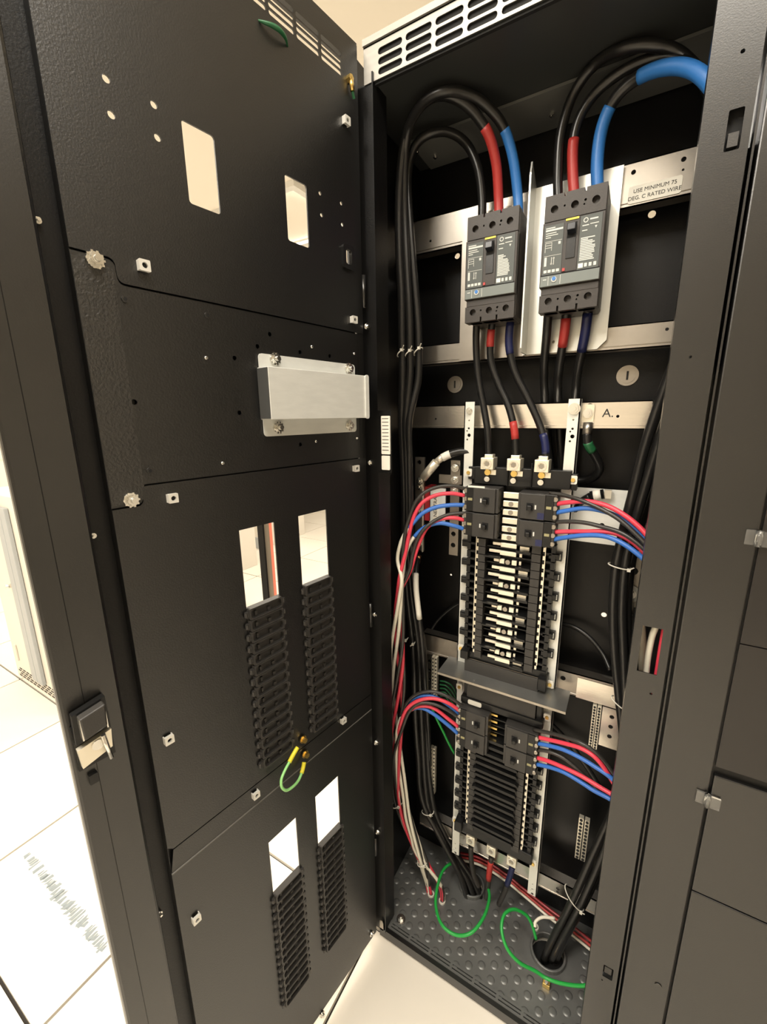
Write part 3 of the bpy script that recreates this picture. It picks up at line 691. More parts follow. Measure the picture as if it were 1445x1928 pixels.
# lower panelboard
pb('base_tray', M_PLA, lo, (.166, .362, .196, .206, .32, .79))
pb('end_cover', M_PLA2, lo, (.180, .352, .160, .166, .758, .802), bev=.001)
pb('top_frame', M_PLA, lo, (.166, .372, .155, .2, .742, .760), (.170, .184, .166, .2, .76, .80), (.352, .366, .166, .2, .755, .795), bev=.002)
q = MB().prism(rrect(.186, .222, .7445, .7575, .004, 3), .1535, .155); q.build('blank_label', M_PAPER, lo, True)
z = .735; k = 0
while z > .352:
    c_ = MB()
    if z > .66: c_.box(.246, .284, .168, .19, z - .0012, z + .0012); 
    else:
        e = .004 * (k % 3 == 0)
        c_.prism([(.212 - e, z + .003), (.216, z + .006), (.318, z + .0045), (.323 + e, z - .001), (.318, z - .0035), (.216, z - .002), (.212 - e, z - .004)], .150 if k % 3 else .146, .19)
    c_.build('comb_bar', M_PLA, lo, True)
    if z > .66: MB().box(.246, .262, .164, .168, z - .009, z - .004).build('contact_strip', M_BRASS, lo, True)
    z -= .0196; k += 1
pb('comb_floor', M_HOLE, lo, (.214, .318, .186, .1955, .345, .74))
pb('bottom_frame', M_PLA, lo, (.166, .372, .164, .2, .314, .345), (.160, .182, .150, .2, .320, .352), bev=.003)
for x in (.2025, .2625, .319):
    q = MB().box(x - .0125, x + .0125, .172, .200, .268, .300); qo = q.build('cable_lug', M_TIN, lo, True, bev=.001)
    MB().plate(circ(x, .286, .010, 16), [circ(x, .286, .007, 14)], .1695, .172).build('set_screw', M_STEEL, qo, True)
    MB().cyl((x, .172, .286), (x, .1705, .286), .0055, 6).build('hex_socket', M_ALU2, qo, True)
for z, n in ((1.263, 'upper'), (1.2045, 'lower')):
    branch(.166, z, -1, f'{n} of the two black branch breakers at the left of the silver bus bars', 'upper panel branch breakers')
    branch(.2865, z - .004, 1, f'{n} of the two black branch breakers at the right of the silver bus bars', 'upper panel branch breakers')
for z, n in ((.684, 'upper'), (.626, 'lower')):
    branch(.168, z, -1, f'{n} of the two grey branch breakers left of the black comb cover', 'lower panel branch breakers', hollow=True)
    branch(.2875, z - .004, 1, f'{n} of the two grey branch breakers right of the black comb cover', 'lower panel branch breakers', hollow=True)
q = MB().box(.176, .214, .1285, .1305, 1.3195, 1.3235); q.build('white_strip', M_PAPER, up, True)
# ------------------------------------------------------------------ neutral and ground bars
def bolt(par, x, y, z, r=.008, n='bolt', M=None):
    return MB().cyl((x, y, z), (x, y - .002, z), r * 1.25, 16).hexa((x, y - .002, z), (x, y - .008, z), r).cyl((x, y - .008, z), (x, y - .012, z), r * .5, 8).build(n, M or M_STEEL, par, True)
nb = empty('neutral_bar', (.03, .2, 1.12), 'vertical aluminium neutral bar with bolts left of the upper panelboard', 'bus bar')
MB().plate([(.010, 1.375), (.036, 1.375), (.036, 1.125), (.028, 1.125), (.010, 1.135)], [circ(.021, 1.362, .006)], .196, .203).build('bar', M_ALU2, nb, True)
MB().box(.0335, .036, .19, .2, 1.125, 1.33).build('bar_edge', M_TIN, nb, True)
for z in (1.30, 1.235, 1.145): bolt(nb, .023, .196, z)
MB().box(.036, .052, .2, .24, 1.21, 1.30).build('insulator', M_REDINS, nb, True)
pl_ = MB().box(.05, .093, .2, .204, 1.205, 1.298).build('neutral_plate', M_GALV, nb, True)
lb2 = MB().box(.060, .074, .1985, .2, 1.218, 1.287).build('neutral_label', M_PAPER, pl_, True)
text('NEUTRAL', .0135, M_INK, lb2, Vector((.067, .1982, 1.2525)) - Vector(nb.location), rot=(math.pi / 2, -math.pi / 2, 0))
MB().plate(rect(.104, .128, 1.125, 1.37), [circ(.115, 1.182, .0062), circ(.115, 1.152, .0062)], .205, .211).build('link_bar', M_ALU2, nb, True)
MB().box(.075, .135, .2, .204, 1.312, 1.334).build('link_strap', M_ALU2, nb, True)
for z in (1.352, 1.322, 1.296): bolt(nb, .117, .2, z)
lg = MB().cyl(P(797, 900, .18), P(822, 870, .18), .011, 14).cyl(P(822, 870, .18), P(835, 860, .18), .0085, 14).build('cable_lug', M_TIN, nb, True)
bolt(nb, P(792, 905, .19).x, .188, P(792, 905, .19).z, .007)
lw2 = MB().cyl(P(790, 1046, .198), P(787, 1060, .198), .006, 12).build('cable_lug', M_COPPER, nb, True)
gR = empty('ground_bar', (.52, .22, 1.07), 'vertical grey ground bar with bolts beside the right post at mid height', 'bus bar')
MB().plate(rect(.492, .556, 1.075, 1.335), [circ(.516, 1.155, .0085)], .204, .21).build('bar', M_ALU2, gR, True)
for z, x in ((1.305, .535), (1.265, .523), (1.205, .527)): bolt(gR, x, .204, z, .009)
MB().cyl((.515, .204, 1.105), (.515, .200, 1.105), .019, 22).build('washer', M_GALV, gR, True); bolt(gR, .515, .2, 1.105, .009)
MB().cyl((.515, .2, 1.09), (.517, .2, 1.062), .009, 12).build('cable_lug', M_TIN, gR, True); MB().cyl((.517, .2, 1.062), (.519, .2, 1.045), .006, 12).build('copper_strands', M_COPPER, gR, True)
gP = empty('ground_plate', (.44, .24, 1.195), 'blank galvanised plate with one hole right of the upper panelboard', 'plate')
MB().plate(rect(.375, .494, 1.195, 1.318), [circ(.447, 1.237, .0055)], .24, .243).build('plate', M_GALV, gP, True)
gl2 = MB().cyl(P(1112, 934, .225), P(1138, 930, .225), .0105, 14).build('cable_lug', M_PLA, gP, True); MB().cyl(P(1118, 933, .224), P(1132, 931, .224), .0112, 14).build('white_band', M_PAPER, gP, True)
MB().box(P(1138, 930, .225).x, P(1152, 930, .225).x, .222, .232, P(1138, 930, .225).z - .009, P(1138, 930, .225).z + .009).build('lug_palm', M_TIN, gP, True)
def screwbar(name, label, p0, p1, wd, n, y, plate=None):
    x0 = p0.x; x1 = p1.x; z1 = p0.z; z0 = p1.z
    t = empty(name, ((x0 + x1) / 2, y, z0), label, 'bus bar')
    for k_ in range(2):
        xa = x0 + k_ * wd * 1.25
        MB().box(xa, xa + wd, y - .012, y, z0, z1).build('terminal_strip', M_TIN, t, True)
        for i in range(n):
            zz = z1 - (i + .5) * (z1 - z0) / n
            MB().cyl((xa + wd / 2, y - .012, zz), (xa + wd / 2, y - .0135, zz), wd * .33, 8).build('terminal_screw', M_INK, t, True)
    if plate:
        q0, q1 = plate; MB().plate(rect(q0.x, q1.x, q1.z, q0.z), [circ((q0.x + q1.x) / 2, q0.z - (q0.z - q1.z) * f_, .005) for f_ in (.2, .45, .7)], y - .004, y).build('back_plate', M_ALU, t, True)
    return t
screwbar('terminal_bar', 'long screw terminal bar below the middle rail at the right', P(1118, 1322, .22), P(1133, 1408, .22), .008, 15, .22, (P(1136, 1328, .22), P(1164, 1412, .22)))
screwbar('terminal_bar', 'screw terminal bar with green wires left of the lower panelboard', P(817, 1232, .22), P(828, 1315, .22), .007, 12, .22, (P(803, 1228, .22), P(817, 1300, .22)))
screwbar('terminal_bar', 'short screw terminal bar deep behind the left cables', P(814, 1402, .24), P(826, 1492, .24), .007, 12, .24)
screwbar('terminal_bar', 'short screw terminal bar behind the dark cables at lower right', P(1092, 1532, .24), P(1112, 1620, .24), .011, 12, .24)
MB_l = empty('ground_lug', P(1108, 790, .21), 'bolted ground lug with green taped cable on the bright rail', 'lug')
q = P(1108, 778, .217); MB().plate(rrect(q.x - .0115, q.x + .0115, q.z - .018, q.z + .018, .003, 2), [], .212, .217).build('palm', M_TIN, MB_l, True); bolt(MB_l, q.x, .212, q.z, .008)
MB().cyl(P(1108, 796, .212), P(1106, 818, .208), .0095, 14).build('barrel', M_ALU2, MB_l, True)
bolt(up, .376, .19, 1.488, .0095); bolt(up, .152, .19, 1.488, .006)
# ------------------------------------------------------------------ cables
def cable(name, label, pts, r, M, bands=(), cat='cable', group=None, n=10):
    ps = smooth([P(*p) if isinstance(p, tuple) else p for p in pts], 6)
    t = MB().tube(ps, r, n).build(name, M)
    tag(t, label, cat, group); L_ = len(ps) - 1
    for a0, a1, Mb in bands:
        i0, i1 = int(a0 * L_), max(int(a0 * L_) + 1, int(math.ceil(a1 * L_)))
        MB().tube(ps[i0:i1 + 1], r * 1.07, n).build('tape_band', Mb, t)
    return t
GP = 'main power cables'
RB = .0088
def tail(dx, y0):   # left main cables running down the side wall to the left floor opening
    return [(762 + dx, 790, .135), (764 + dx * .8, 860, .14), (766 + dx * .7, 940, .15), (767 + dx * .8, 1030, .16), (773 + dx, 1120, .17), (786 + dx * 1.3, 1220, .19), (790 + dx * 1.4, 1330, .2)]
endA = [(796, 1430, .2), (801, 1490, .2), (822, 1545, .2), (850, 1605, .2), (872, 1650, .2)]
cable('power_cable', 'black cable with long red tape looping to the left main breaker', [(940, 412, .175), (939, 370, .172), (935, 310, .155), (921, 255, .13), (893, 212, .105), (862, 187, .085), (830, 179, .068), (800, 192, .068), (777, 222, .08), (762, 265, .095), (754, 330, .108), (751, 400, .115), (752, 480, .118), (756, 560, .12), (757, 640, .12), (758, 700, .125)] + tail(-6, 0) + [(784, 1382, .2), (788, 1429, .2), (791, 1483, .2), (801, 1522, .2), (820, 1558, .2), (842, 1600, .2), (868, 1650, .2), (880, 1690, .2)], RB, M_CAB, ((.0, .108, M_RTAPE),), group=GP)
cable('power_cable', 'black cable with long blue tape looping to the left main breaker', [(977, 408, .178), (975, 365, .178), (967, 300, .165), (953, 250, .15), (936, 220, .13), (905, 190, .105), (872, 175, .08), (840, 172, .06), (808, 185, .058), (784, 212, .07), (768, 250, .09), (762, 310, .11), (762, 400, .126), (766, 500, .128), (771, 590, .128), (772, 650, .13), (772, 710, .135)] + tail(2, 0) + [(797, 1413, .21), (801, 1475, .21), (808, 1522, .21), (826, 1565, .21), (850, 1610, .21), (880, 1655, .21), (893, 1690, .21)], RB, M_CAB, ((.0, .104, M_BTAPE),), group=GP)
cable('power_cable', 'black untaped cable in the small loop to the left main breaker', [(908, 420, .18), (908, 370, .178), (900, 315, .172), (878, 270, .165), (845, 249, .155), (812, 251, .148), (789, 266, .142), (774, 295, .14), (768, 345, .14), (772, 420, .142), (780, 520, .145), (787, 600, .148), (789, 655, .15), (787, 720, .15)] + tail(9, 0) + [(806, 1429, .22), (811, 1483, .22), (820, 1530, .22), (838, 1570, .22), (862, 1612, .22), (890, 1655, .22), (905, 1690, .22)], RB, M_CAB, group=GP)
RT = [(1368, 330, .13), (1345, 480, .13), (1305, 610, .125)]
def rdown(dx): return [(1268 + dx, 690, .12), (1238 + dx, 770, .125), (1212 + dx, 850, .13), (1192 + dx * .8, 930, .135), (1173 + dx * .7, 1005, .14), (1160 + dx * .7, 1070, .145), (1155 + dx * .7, 1150, .15), (1158 + dx * .7, 1230, .15), (1166 + dx * .5, 1310, .15), (1174 + dx * .3, 1400, .15), (1170 + dx * .3, 1480, .15), (1148 + dx * .5, 1540, .15), (1112 + dx * .8, 1620, .155), (1076 + dx * .8, 1700, .155), (1040 + dx * .7, 1770, .155), (1024 + dx * .6, 1808, .155)]
cable('power_cable', 'untaped black cable arching highest from the right main breaker', [(1052, 385, .178), (1051, 330, .178), (1057, 250, .175), (1080, 178, .17), (1120, 122, .155), (1170, 93, .135), (1225, 85, .135), (1275, 98, .145), (1318, 140, .14), (1350, 210, .135)] + RT + rdown(0), RB, M_CAB, group=GP)
cable('power_cable', 'black cable with red taped end arching from the right main breaker', [(1082, 372, .178), (1079, 325, .178), (1080, 270, .175), (1092, 222, .172), (1120, 178, .168), (1160, 143, .162), (1205, 119, .155), (1255, 108, .15), (1305, 125, .14), (1352, 190, .13), (1380, 330, .125), (1365, 480, .12), (1330, 610, .115)] + rdown(24), RB, M_CAB, ((.0, .072, M_RTAPE),), group=GP)
cable('power_cable', 'black cable with two blue taped lengths arching from the right main breaker', [(1126, 362, .178), (1125, 310, .176), (1131, 255, .172), (1146, 208, .165), (1170, 172, .155), (1204, 145, .145), (1248, 128, .13), (1295, 128, .115), (1335, 155, .10), (1372, 220, .09), (1400, 340, .085), (1385, 480, .09), (1350, 610, .10), (1320, 700, .12), (1280, 790, .135), (1248, 860, .15), (1216, 950, .16), (1194, 1030, .165), (1184, 1090, .165), (1180, 1160, .165), (1183, 1240, .165), (1190, 1330, .16), (1195, 1450, .16), (1176, 1530, .16), (1140, 1610, .165), (1104, 1690, .165), (1064, 1765, .165), (1046, 1806, .165)], .0098, M_CAB, ((.0, .112, M_BTAPE), (.187, .34, M_BTAPE)), group=GP)
GF = 'feeder cables below the main breakers'
cable('feeder_cable', 'leftmost of the three black feeders from left breaker to panel lugs', [(898, 600, .18), (897, 650, .185), (901, 710, .187), (912, 770, .185), (919, 815, .18), (921, 862, .178)], .0078, M_CAB, group=GF)
cable('feeder_cable', 'middle black feeder with red bands from left breaker to panel lugs', [(928, 602, .18), (924, 640, .183), (925, 680, .187), (940, 725, .188), (958, 765, .186), (969, 810, .18), (972, 862, .178)], .0078, M_CAB, ((.10, .22, M_RTAPE), (.80, .88, M_RTAPE)), group=GF)
cable('feeder_cable', 'rightmost curved feeder with navy bands from left breaker to panel lugs', [(962, 598, .18), (959, 650, .185), (970, 700, .187), (992, 745, .188), (1013, 790, .186), (1026, 830, .18), (1029, 866, .178)], .0078, M_CAB, ((.04, .20, M_NAVY), (.80, .92, M_NAVY)), group=GF)
cable('feeder_cable', 'leftmost of three feeders dropping behind the rail from right breaker', [(1034, 575, .18), (1030, 630, .19), (1025, 690, .225), (1026, 745, .26), (1032, 830, .275), (1040, 920, .28)], .0088, M_CAB, group=GF)
cable('feeder_cable', 'middle red banded feeder dropping behind the rail from right breaker', [(1069, 570, .18), (1063, 630, .19), (1053, 695, .225), (1051, 745, .26), (1056, 830, .275), (1060, 920, .28)], .0088, M_CAB, ((.12, .26, M_RTAPE),), group=GF)
cable('feeder_cable', 'rightmost navy banded feeder dropping behind the rail from right breaker', [(1110, 570, .18), (1102, 630, .19), (1090, 690, .225), (1084, 745, .26), (1082, 830, .275), (1080, 920, .28)], .0088, M_CAB, ((.08, .30, M_NAVY),), group=GF)
cable('feeder_cable', 'left cable leaving the lugs at the foot of the lower panelboard', [(887, 1592, .187), (888, 1620, .187), (893, 1648, .187), (902, 1668, .19)], .0075, M_WBLK, group='cables below the lower panelboard')
cable('feeder_cable', 'red banded cable leaving the lower panelboard lugs', [(926, 1612, .187), (922, 1640, .187), (919, 1670, .19), (916, 1690, .2)], .0075, M_WBLK, ((.12, .45, M_RTAPE),), group='cables below the lower panelboard')
cable('feeder_cable', 'navy banded cable leaving the lower panelboard lugs at right', [(966, 1630, .187), (960, 1652, .187), (950, 1680, .19), (940, 1702, .2)], .0075, M_WBLK, ((.05, .5, M_NAVY),), group='cables below the lower panelboard')
# neutral / ground leads
cable('neutral_lead', 'printed black neutral cable with white band curving to the neutral bar', [(890, 852, .2), (870, 850, .195), (848, 855, .185), (833, 862, .18)], .0092, M_CAB, ((.72, .98, M_PAPER),))
cable('neutral_lead', 'black lead with long white sleeve hanging from the neutral bar foot', [(787, 1050, .198), (784, 1075, .165), (784, 1110, .14), (789, 1155, .135), (796, 1220, .15), (801, 1290, .175), (806, 1360, .2), (810, 1440, .225)], .0068, M_CAB, ((.17, .43, M_PAPER),))
cable('ground_lead', 'black ground cable with green band curling below the ground lug', [(1106, 816, .208), (1108, 836, .21), (1120, 856, .225), (1130, 880, .245), (1120, 898, .265), (1095, 905, .275), (1070, 900, .28)], .0088, M_CAB, ((.15, .26, M_DGRN),))
cable('ground_lead', 'black cable from the white banded lug behind the right wires', [(1112, 934, .225), (1095, 945, .235), (1082, 965, .25), (1072, 990, .27)], .008, M_CAB)
cable('thin_cable', 'thin black cable arching across the back panel right of the bus bars', [(1045, 1172, .28), (1080, 1180, .275), (1110, 1200, .265), (1135, 1230, .25), (1150, 1262, .23)], .0055, M_CAB)
cable('thin_cable', 'thin black cable on the back panel left of the bus bars', [(880, 1128, .28), (850, 1145, .28), (825, 1168, .275), (808, 1195, .25)], .004, M_CAB)
cable('thin_cable', 'black cable crossing behind the right wires of the lower panel', [(1035, 1360, .28), (1060, 1385, .275), (1085, 1415, .26), (1110, 1450, .245), (1128, 1480, .23)], .0065, M_CAB)
# branch wires
RW = .0043
GW1, GW2, GW3, GW4 = 'wires from the upper left breakers', 'wires from the lower left breakers', 'wires from the upper right breakers', 'wires from the lower right breakers'
CLX = [(1090, 756), (1150, 752), (1220, 750), (1300, 748), (1380, 744), (1440, 745), (1490, 752), (1540, 765), (1590, 785), (1630, 800), (1662, 808), (1690, 813)]
def clx(y):
    for (y0, x0), (y1, x1) in zip(CLX, CLX[1:]):
        if y <= y1: return x0 + (x1 - x0) * max(0, y - y0) / (y1 - y0)
    return CLX[-1][1]
def bundle(y0, ph, amp, end, Yoff=0, ystart=None):
    out = []; y = y0
    while y < 1640:
        k_ = min(1, (1690 - y) / 180); x = clx(y) + amp * 1.35 * math.sin(ph + y / 75.) * (.35 + .65 * k_) * min(1, .25 + (y - y0) / 170)
        tY = (y - 1090) / 600; out.append((x, y, .075 + .075 * tY + .013 * math.cos(ph + y / 75.) + Yoff)); y += 34
    o2 = random.uniform(-2.5, 2.5); out.append((end[0] - 4 + o2, 1668, .151)); out.append((end[0] + o2, end[1], .152)); return out
E1, E2 = (811, 1690), (834, 1702)
cable('branch_wire', 'black wire topmost from the upper left breaker curving into the left bundle', [(880, 921, .148), (852, 915, .13), (825, 917, .115), (800, 927, .10), (783, 945, .09), (771, 975, .085), (763, 1005, .08), (759, 1045, .078)] + bundle(1090, 5.0, 9, E1), RW, M_WBLK, cat='wire', group=GW1)
cable('branch_wire', 'red wire from the upper left breaker curving into the left bundle', [(880, 934, .148), (850, 929, .13), (820, 933, .115), (795, 947, .10), (780, 972, .09), (771, 1005, .085), (764, 1040, .08)] + bundle(1085, 2.3, 9, E1), RW * 1.08, M_RED, cat='wire', group=GW1)
cable('branch_wire', 'white wire with blue taped end from the upper left breaker', [(880, 951, .148), (850, 951, .13), (822, 955, .115), (797, 966, .10), (778, 985, .09), (764, 1003, .085), (754, 1025, .08), (749, 1055, .078)] + bundle(1090, .9, 10, E1), RW * 1.08, M_WHT, ((.0, .17, M_BLUE),), cat='wire', group=GW1)
cable('branch_wire', 'black wire from the second upper left breaker curving into the bundle', [(880, 966, .148), (850, 968, .13), (825, 977, .115), (802, 993, .10), (787, 1014, .09), (778, 1042, .085), (771, 1075, .082)] + bundle(1115, 3.2, 10, E2), RW, M_WBLK, cat='wire', group=GW1)
cable('branch_wire', 'red wire from the second upper left breaker curving into the bundle', [(880, 981, .148), (855, 975, .13), (828, 978, .12), (806, 992, .11), (793, 1015, .10), (782, 1045, .092), (773, 1075, .088)] + bundle(1115, 4.2, 8, E2, .008), RW * 1.08, M_RED, cat='wire', group=GW1)
cable('branch_wire', 'white wire with blue taped end from the second upper left breaker', [(880, 998, .148), (855, 990, .13), (828, 985, .12), (802, 992, .11), (783, 1008, .10), (771, 1025, .092), (763, 1048, .085), (759, 1078, .082)] + bundle(1115, 6.1, 7, E2, .008), RW * 1.08, M_WHT, ((.0, .165, M_BLUE),), cat='wire', group=GW1)
cable('branch_wire', 'black wire arching highest from the lower left breakers into the bundle', [(872, 1330, .148), (845, 1312, .135), (815, 1302, .125), (788, 1306, .115), (768, 1322, .105), (757, 1350, .10)] + bundle(1400, .3, 8, E1, .008), RW, M_WBLK, cat='wire', group=GW2)
cable('branch_wire', 'red wire arching from the lower left breakers into the bundle', [(872, 1343, .148), (845, 1324, .13), (815, 1315, .118), (786, 1320, .105), (765, 1337, .095), (753, 1368, .088)] + bundle(1408, 4.3, 8, E1), RW * 1.08, M_RED, cat='wire', group=GW2)
cable('branch_wire', 'white wire with blue taped arch from the lower left breakers', [(872, 1350, .155), (848, 1330, .14), (818, 1312, .13), (790, 1311, .12), (770, 1322, .11), (758, 1345, .10), (748, 1375, .09)] + bundle(1410, 2.4, 9, E1), RW * 1.08, M_WHT, ((.0, .30, M_BLUE),), cat='wire', group=GW2)
cable('branch_wire', 'black wire from the lower of the two lower left breakers', [(870, 1356, .148), (845, 1338, .13), (815, 1325, .118), (788, 1325, .105), (770, 1342, .095), (758, 1372, .088)] + bundle(1412, 3.3, 7, E2), RW, M_WBLK, cat='wire', group=GW2)
cable('branch_wire', 'red wire from the lower of the two lower left breakers', [(868, 1372, .148), (845, 1354, .135), (820, 1335, .125), (797, 1329, .115), (775, 1336, .105), (760, 1360, .096)] + bundle(1405, 5.6, 7, E2, .008), RW * 1.08, M_RED, cat='wire', group=GW2)
cable('branch_wire', 'white wire with blue end slanting lowest from the lower left breakers', [(868, 1386, .148), (845, 1366, .135), (818, 1345, .125), (794, 1333, .118), (772, 1338, .11), (757, 1362, .10)] + bundle(1405, 1.5, 9, E2, .004), RW * 1.08, M_WHT, ((.0, .26, M_BLUE),), cat='wire', group=GW2)
cable('branch_wire', 'black wire topmost from the upper right breaker', [(1036, 929, .148), (1060, 932, .14), (1095, 942, .125), (1130, 957, .115), (1165, 977, .105), (1195, 1003, .095), (1225, 1035, .085), (1245, 1075, .085)], RW, M_WBLK, cat='wire', group=GW3)
cable('branch_wire', 'red wire from the upper right breaker arching behind the right post', [(1036, 951, .148), (1070, 946, .135), (1105, 944, .125), (1140, 951, .115), (1172, 967, .105), (1202, 990, .095), (1228, 1020, .085), (1250, 1065, .085)], RW * 1.1, M_RED, cat='wire', group=GW3)
cable('branch_wire', 'blue wire from the upper right breaker', [(1036, 968, .148), (1065, 962, .14), (1100, 957, .13), (1135, 962, .125), (1168, 975, .12), (1200, 998, .11), (1230, 1030, .10)], RW * 1.1, M_BLUE, cat='wire', group=GW3)
cable('branch_wire', 'black wire from the second upper right breaker', [(1034, 985, .148), (1065, 982, .14), (1100, 984, .13), (1135, 992, .12), (1168, 1002, .11), (1198, 1020, .10), (1226, 1045, .09)], RW, M_WBLK, cat='wire', group=GW3)
cable('branch_wire', 'red wire from the second upper right breaker', [(1034, 1002, .148), (1070, 1001, .14), (1105, 1001, .13), (1140, 1001, .122), (1170, 1008, .115), (1200, 1027, .108), (1226, 1055, .10)], RW * 1.1, M_RED, cat='wire', group=GW3)
cable('branch_wire', 'blue wire lowest from the second upper right breaker', [(1032, 1018, .148), (1065, 1012, .135), (1100, 1008, .125), (1135, 1009, .115), (1165, 1019, .105), (1195, 1038, .095), (1228, 1066, .085)], RW * 1.1, M_BLUE, cat='wire', group=GW3)
cable('branch_wire', 'black wire topmost from the lower right breakers', [(1005, 1374, .148), (1035, 1380, .14), (1065, 1388, .13), (1095, 1399, .12), (1122, 1417, .115), (1145, 1442, .11), (1170, 1480, .10)], RW, M_WBLK, cat='wire', group=GW4)
cable('branch_wire', 'red wire from the upper of the two lower right breakers', [(1003, 1386, .148), (1035, 1393, .138), (1065, 1400, .128), (1095, 1409, .118), (1120, 1425, .11), (1140, 1449, .105), (1165, 1490, .10)], RW * 1.1, M_RED, cat='wire', group=GW4)
cable('branch_wire', 'blue wire from the upper of the two lower right breakers', [(1003, 1398, .148), (1030, 1403, .138), (1060, 1411, .128), (1092, 1426, .118), (1120, 1443, .108), (1148, 1462, .10), (1178, 1490, .095)], RW * 1.1, M_BLUE, cat='wire', group=GW4)
cable('branch_wire', 'black wire from the lower of the two lower right breakers', [(1002, 1411, .148), (1030, 1414, .14), (1058, 1425, .135), (1085, 1446, .13), (1112, 1472, .125), (1142, 1500, .12)], RW, M_WBLK, cat='wire', group=GW4)
cable('branch_wire', 'red wire from the lower of the two lower right breakers', [(1001, 1424, .148), (1030, 1432, .138), (1062, 1445, .128), (1095, 1461, .118), (1125, 1479, .108), (1150, 1494, .10), (1178, 1512, .095)], RW * 1.1, M_RED, cat='wire', group=GW4)
cable('branch_wire', 'blue wire lowest from the lower right breakers', [(1000, 1437, .148), (1030, 1443, .138), (1060, 1453, .128), (1090, 1470, .118), (1118, 1488, .108), (1145, 1502, .10), (1175, 1520, .095)], RW * 1.1, M_BLUE, cat='wire', group=GW4)
# wires behind the right post opening
cable('branch_wire', 'white wire seen through the opening in the right post', [(1240, 1165, .02), (1236, 1178, .022), (1228, 1200, .026), (1221, 1235, .03), (1217, 1270, .032), (1214, 1310, .035)], .0052, M_WHT, cat='wire', group='wires behind the right post')
cable('branch_wire', 'red wire seen through the opening in the right post', [(1256, 1160, .025), (1250, 1195, .028), (1244, 1230, .032), (1236, 1280, .036), (1230, 1320, .04)], .0045, M_RED, cat='wire', group='wires behind the right post')
cable('branch_wire', 'wide white sleeve seen through the opening in the right post', [(1206, 1150, .05), (1208, 1190, .05), (1211, 1225, .05), (1212, 1262, .05)], .0075, M_WHT, cat='wire', group='wires behind the right post')
# green ground loops
cable('ground_wire', 'bright green ground wire looping beside the left floor opening', [(868, 1630, .235), (850, 1626, .215), (834, 1640, .175), (824, 1670, .12), (821, 1705, .075), (832, 1740, .04), (858, 1760, .035), (888, 1756, .05), (912, 1725, .10), (922, 1690, .16), (918, 1665, .2)], .0042, M_GRN, cat='wire', group='green ground loops')
cable('ground_wire', 'bright green ground wire looping beside the right floor opening', [(1010, 1768, .16), (1002, 1740, .17), (990, 1722, .17), (968, 1712, .15), (950, 1722, .12), (945, 1750, .09), (955, 1785, .07), (978, 1812, .07), (1008, 1828, .085), (1030, 1842, .09), (1060, 1852, .09), (1100, 1856, .09), (1130, 1846, .10)], .0042, M_GRN, cat='wire', group='green ground loops')
q = PZ(1030, 1846, .05); t = empty('wire_clamp', (q.x, q.y, .033), 'small brass wire clamp on the floor plate', 'clamp')
MB().box(q.x - .009, q.x + .009, q.y - .008, q.y + .008, .033, .046).build('clamp_body', M_BRASS, t, True, bev=.001); MB().cyl((q.x, q.y - .004, .046), (q.x, q.y - .004, .052), .004, 10).build('clamp_screw', M_STEEL, t, True)
GG = 'green wires at the left terminal bar'
for i in range(6):
    y0 = 1282 + i * 7
    cable('ground_wire', ('topmost', 'second', 'third', 'fourth', 'fifth', 'lowest')[i] + ' of six thin dark green wires from the left terminal bar', [(829, y0, .205), (840, y0 + 2, .2), (852, y0 + 10 + 3 * i, .205), (862, y0 + 30 + 2 * i, .22), (870, y0 + 60, .24)], .0022, M_DGRN, cat='wire', group=GG, n=6)
cable('ground_wire', 'long green wire running down beside the lower panelboard', [(812, 1330, .215), (822, 1352, .215), (835, 1378, .22), (850, 1408, .225), (870, 1440, .235)], .0036, M_GRN, cat='wire')
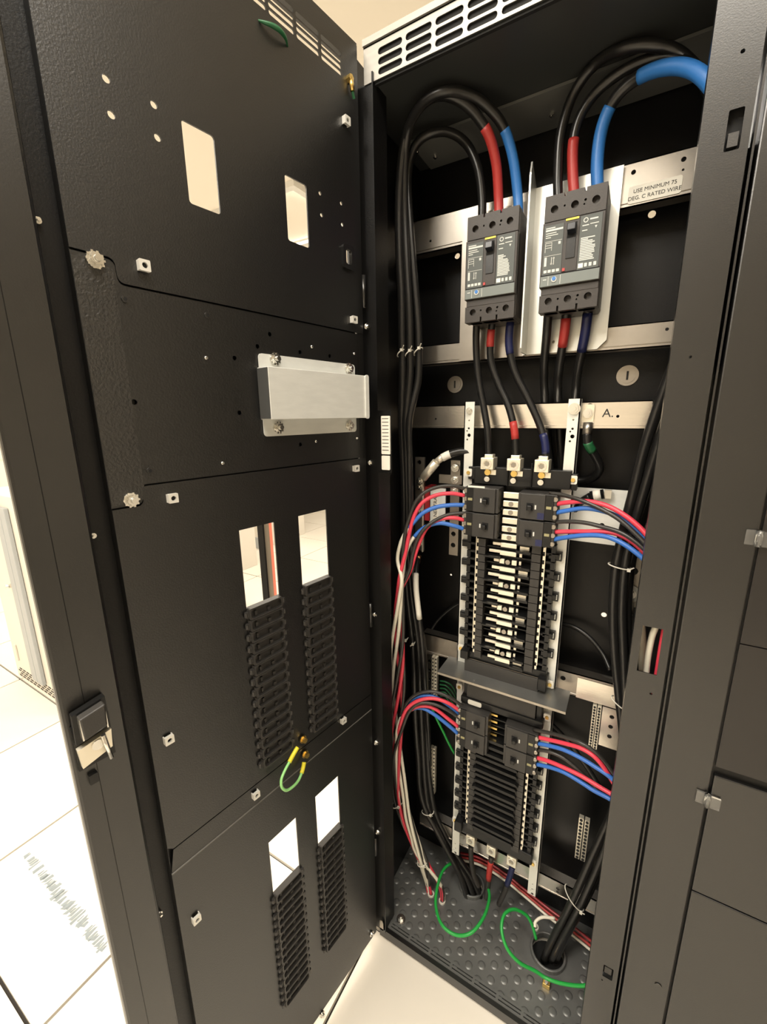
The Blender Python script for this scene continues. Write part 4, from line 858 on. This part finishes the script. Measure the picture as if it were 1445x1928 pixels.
# loose red and white wires on the floor plate
for i, (dy, M, nm) in enumerate(((0, M_REDINS, 'upper dark red'), (7, M_RTAPE, 'lower dark red'), (13, M_WHT, 'off white'))):
    cable('loose_wire', nm + ' loose wire crossing behind the lower rail feet', [(868, 1606 + dy, .26), (905, 1616 + dy, .265), (945, 1640 + dy, .262), (990, 1676 + dy, .25), (1035, 1712 + dy * 1.2, .235), (1080, 1745 + dy * 1.3, .225), (1130, 1785 + dy * 1.4, .215)], .0036, M, cat='wire', group='loose wires along the back of the floor plate')
cable('loose_wire', 'short white wire dropping into the floor bushing at right', [(1008, 1746, .13), (1009, 1735, .14), (1022, 1727, .155), (1045, 1729, .17)], .0036, M_WHT, cat='wire')
# ------------------------------------------------------------------ cable ties
def tie(label, px, py, Y, w_, h_, ang, head=(0, 0), r=.0013):
    c = P(px, py, Y); ex = Vector((math.cos(ang), 0, -math.sin(ang))); t = empty('cable_tie', c, label, 'cable tie', group='white cable ties')
    pts = [c + ex * (w_ * math.cos(a_)) + Vector((0, -h_ * math.sin(a_), 0)) for a_ in [math.pi * i / 10 for i in range(-2, 13)]]
    MB().tube(pts, r, 6).build('strap', M_TIE, t, True)
    hp = c + ex * w_ * .75 + Vector((0, -h_ * .8, 0)); MB().box(hp.x - .003, hp.x + .003, hp.y - .003, hp.y + .002, hp.z - .003, hp.z + .003).cyl(hp, hp + Vector((.008, -.006, .008)), .0012, 6).build('tie_head', M_TIE, t, True)
tie('leftmost of three white ties on the left cables near the rail end', 756, 665, .12, .011, .012, -.7)
tie('middle of three white ties on the left cables near the rail end', 771, 666, .13, .011, .012, -.7)
tie('rightmost of three white ties on the left cables near the rail end', 788, 662, .148, .012, .013, -.7)
tie('white tie around the two right cables at mid height', 1168, 1066, .145, .021, .014, .12)
tie('white tie around the right cables beside the middle rail', 1170, 1325, .15, .022, .014, .5)
tie('white tie around the wire bundle level with the lower breakers', 749, 1512, .125, .017, .02, -.5)
tie('white tie around the wire bundle just above the floor', 796, 1622, .14, .016, .018, -.4)
tie('white tie around the three left cables above the floor', 806, 1528, .205, .02, .014, -.3)
tie('upper white tie around the slanted right cables above the floor opening', 1082, 1690, .155, .032, .018, .75)
tie('white tie beside the sleeved lead at the left', 764, 1205, .17, .009, .012, -.8)
tie('lower white tie beside the sleeved lead at the left', 778, 1212, .18, .009, .012, -.8)
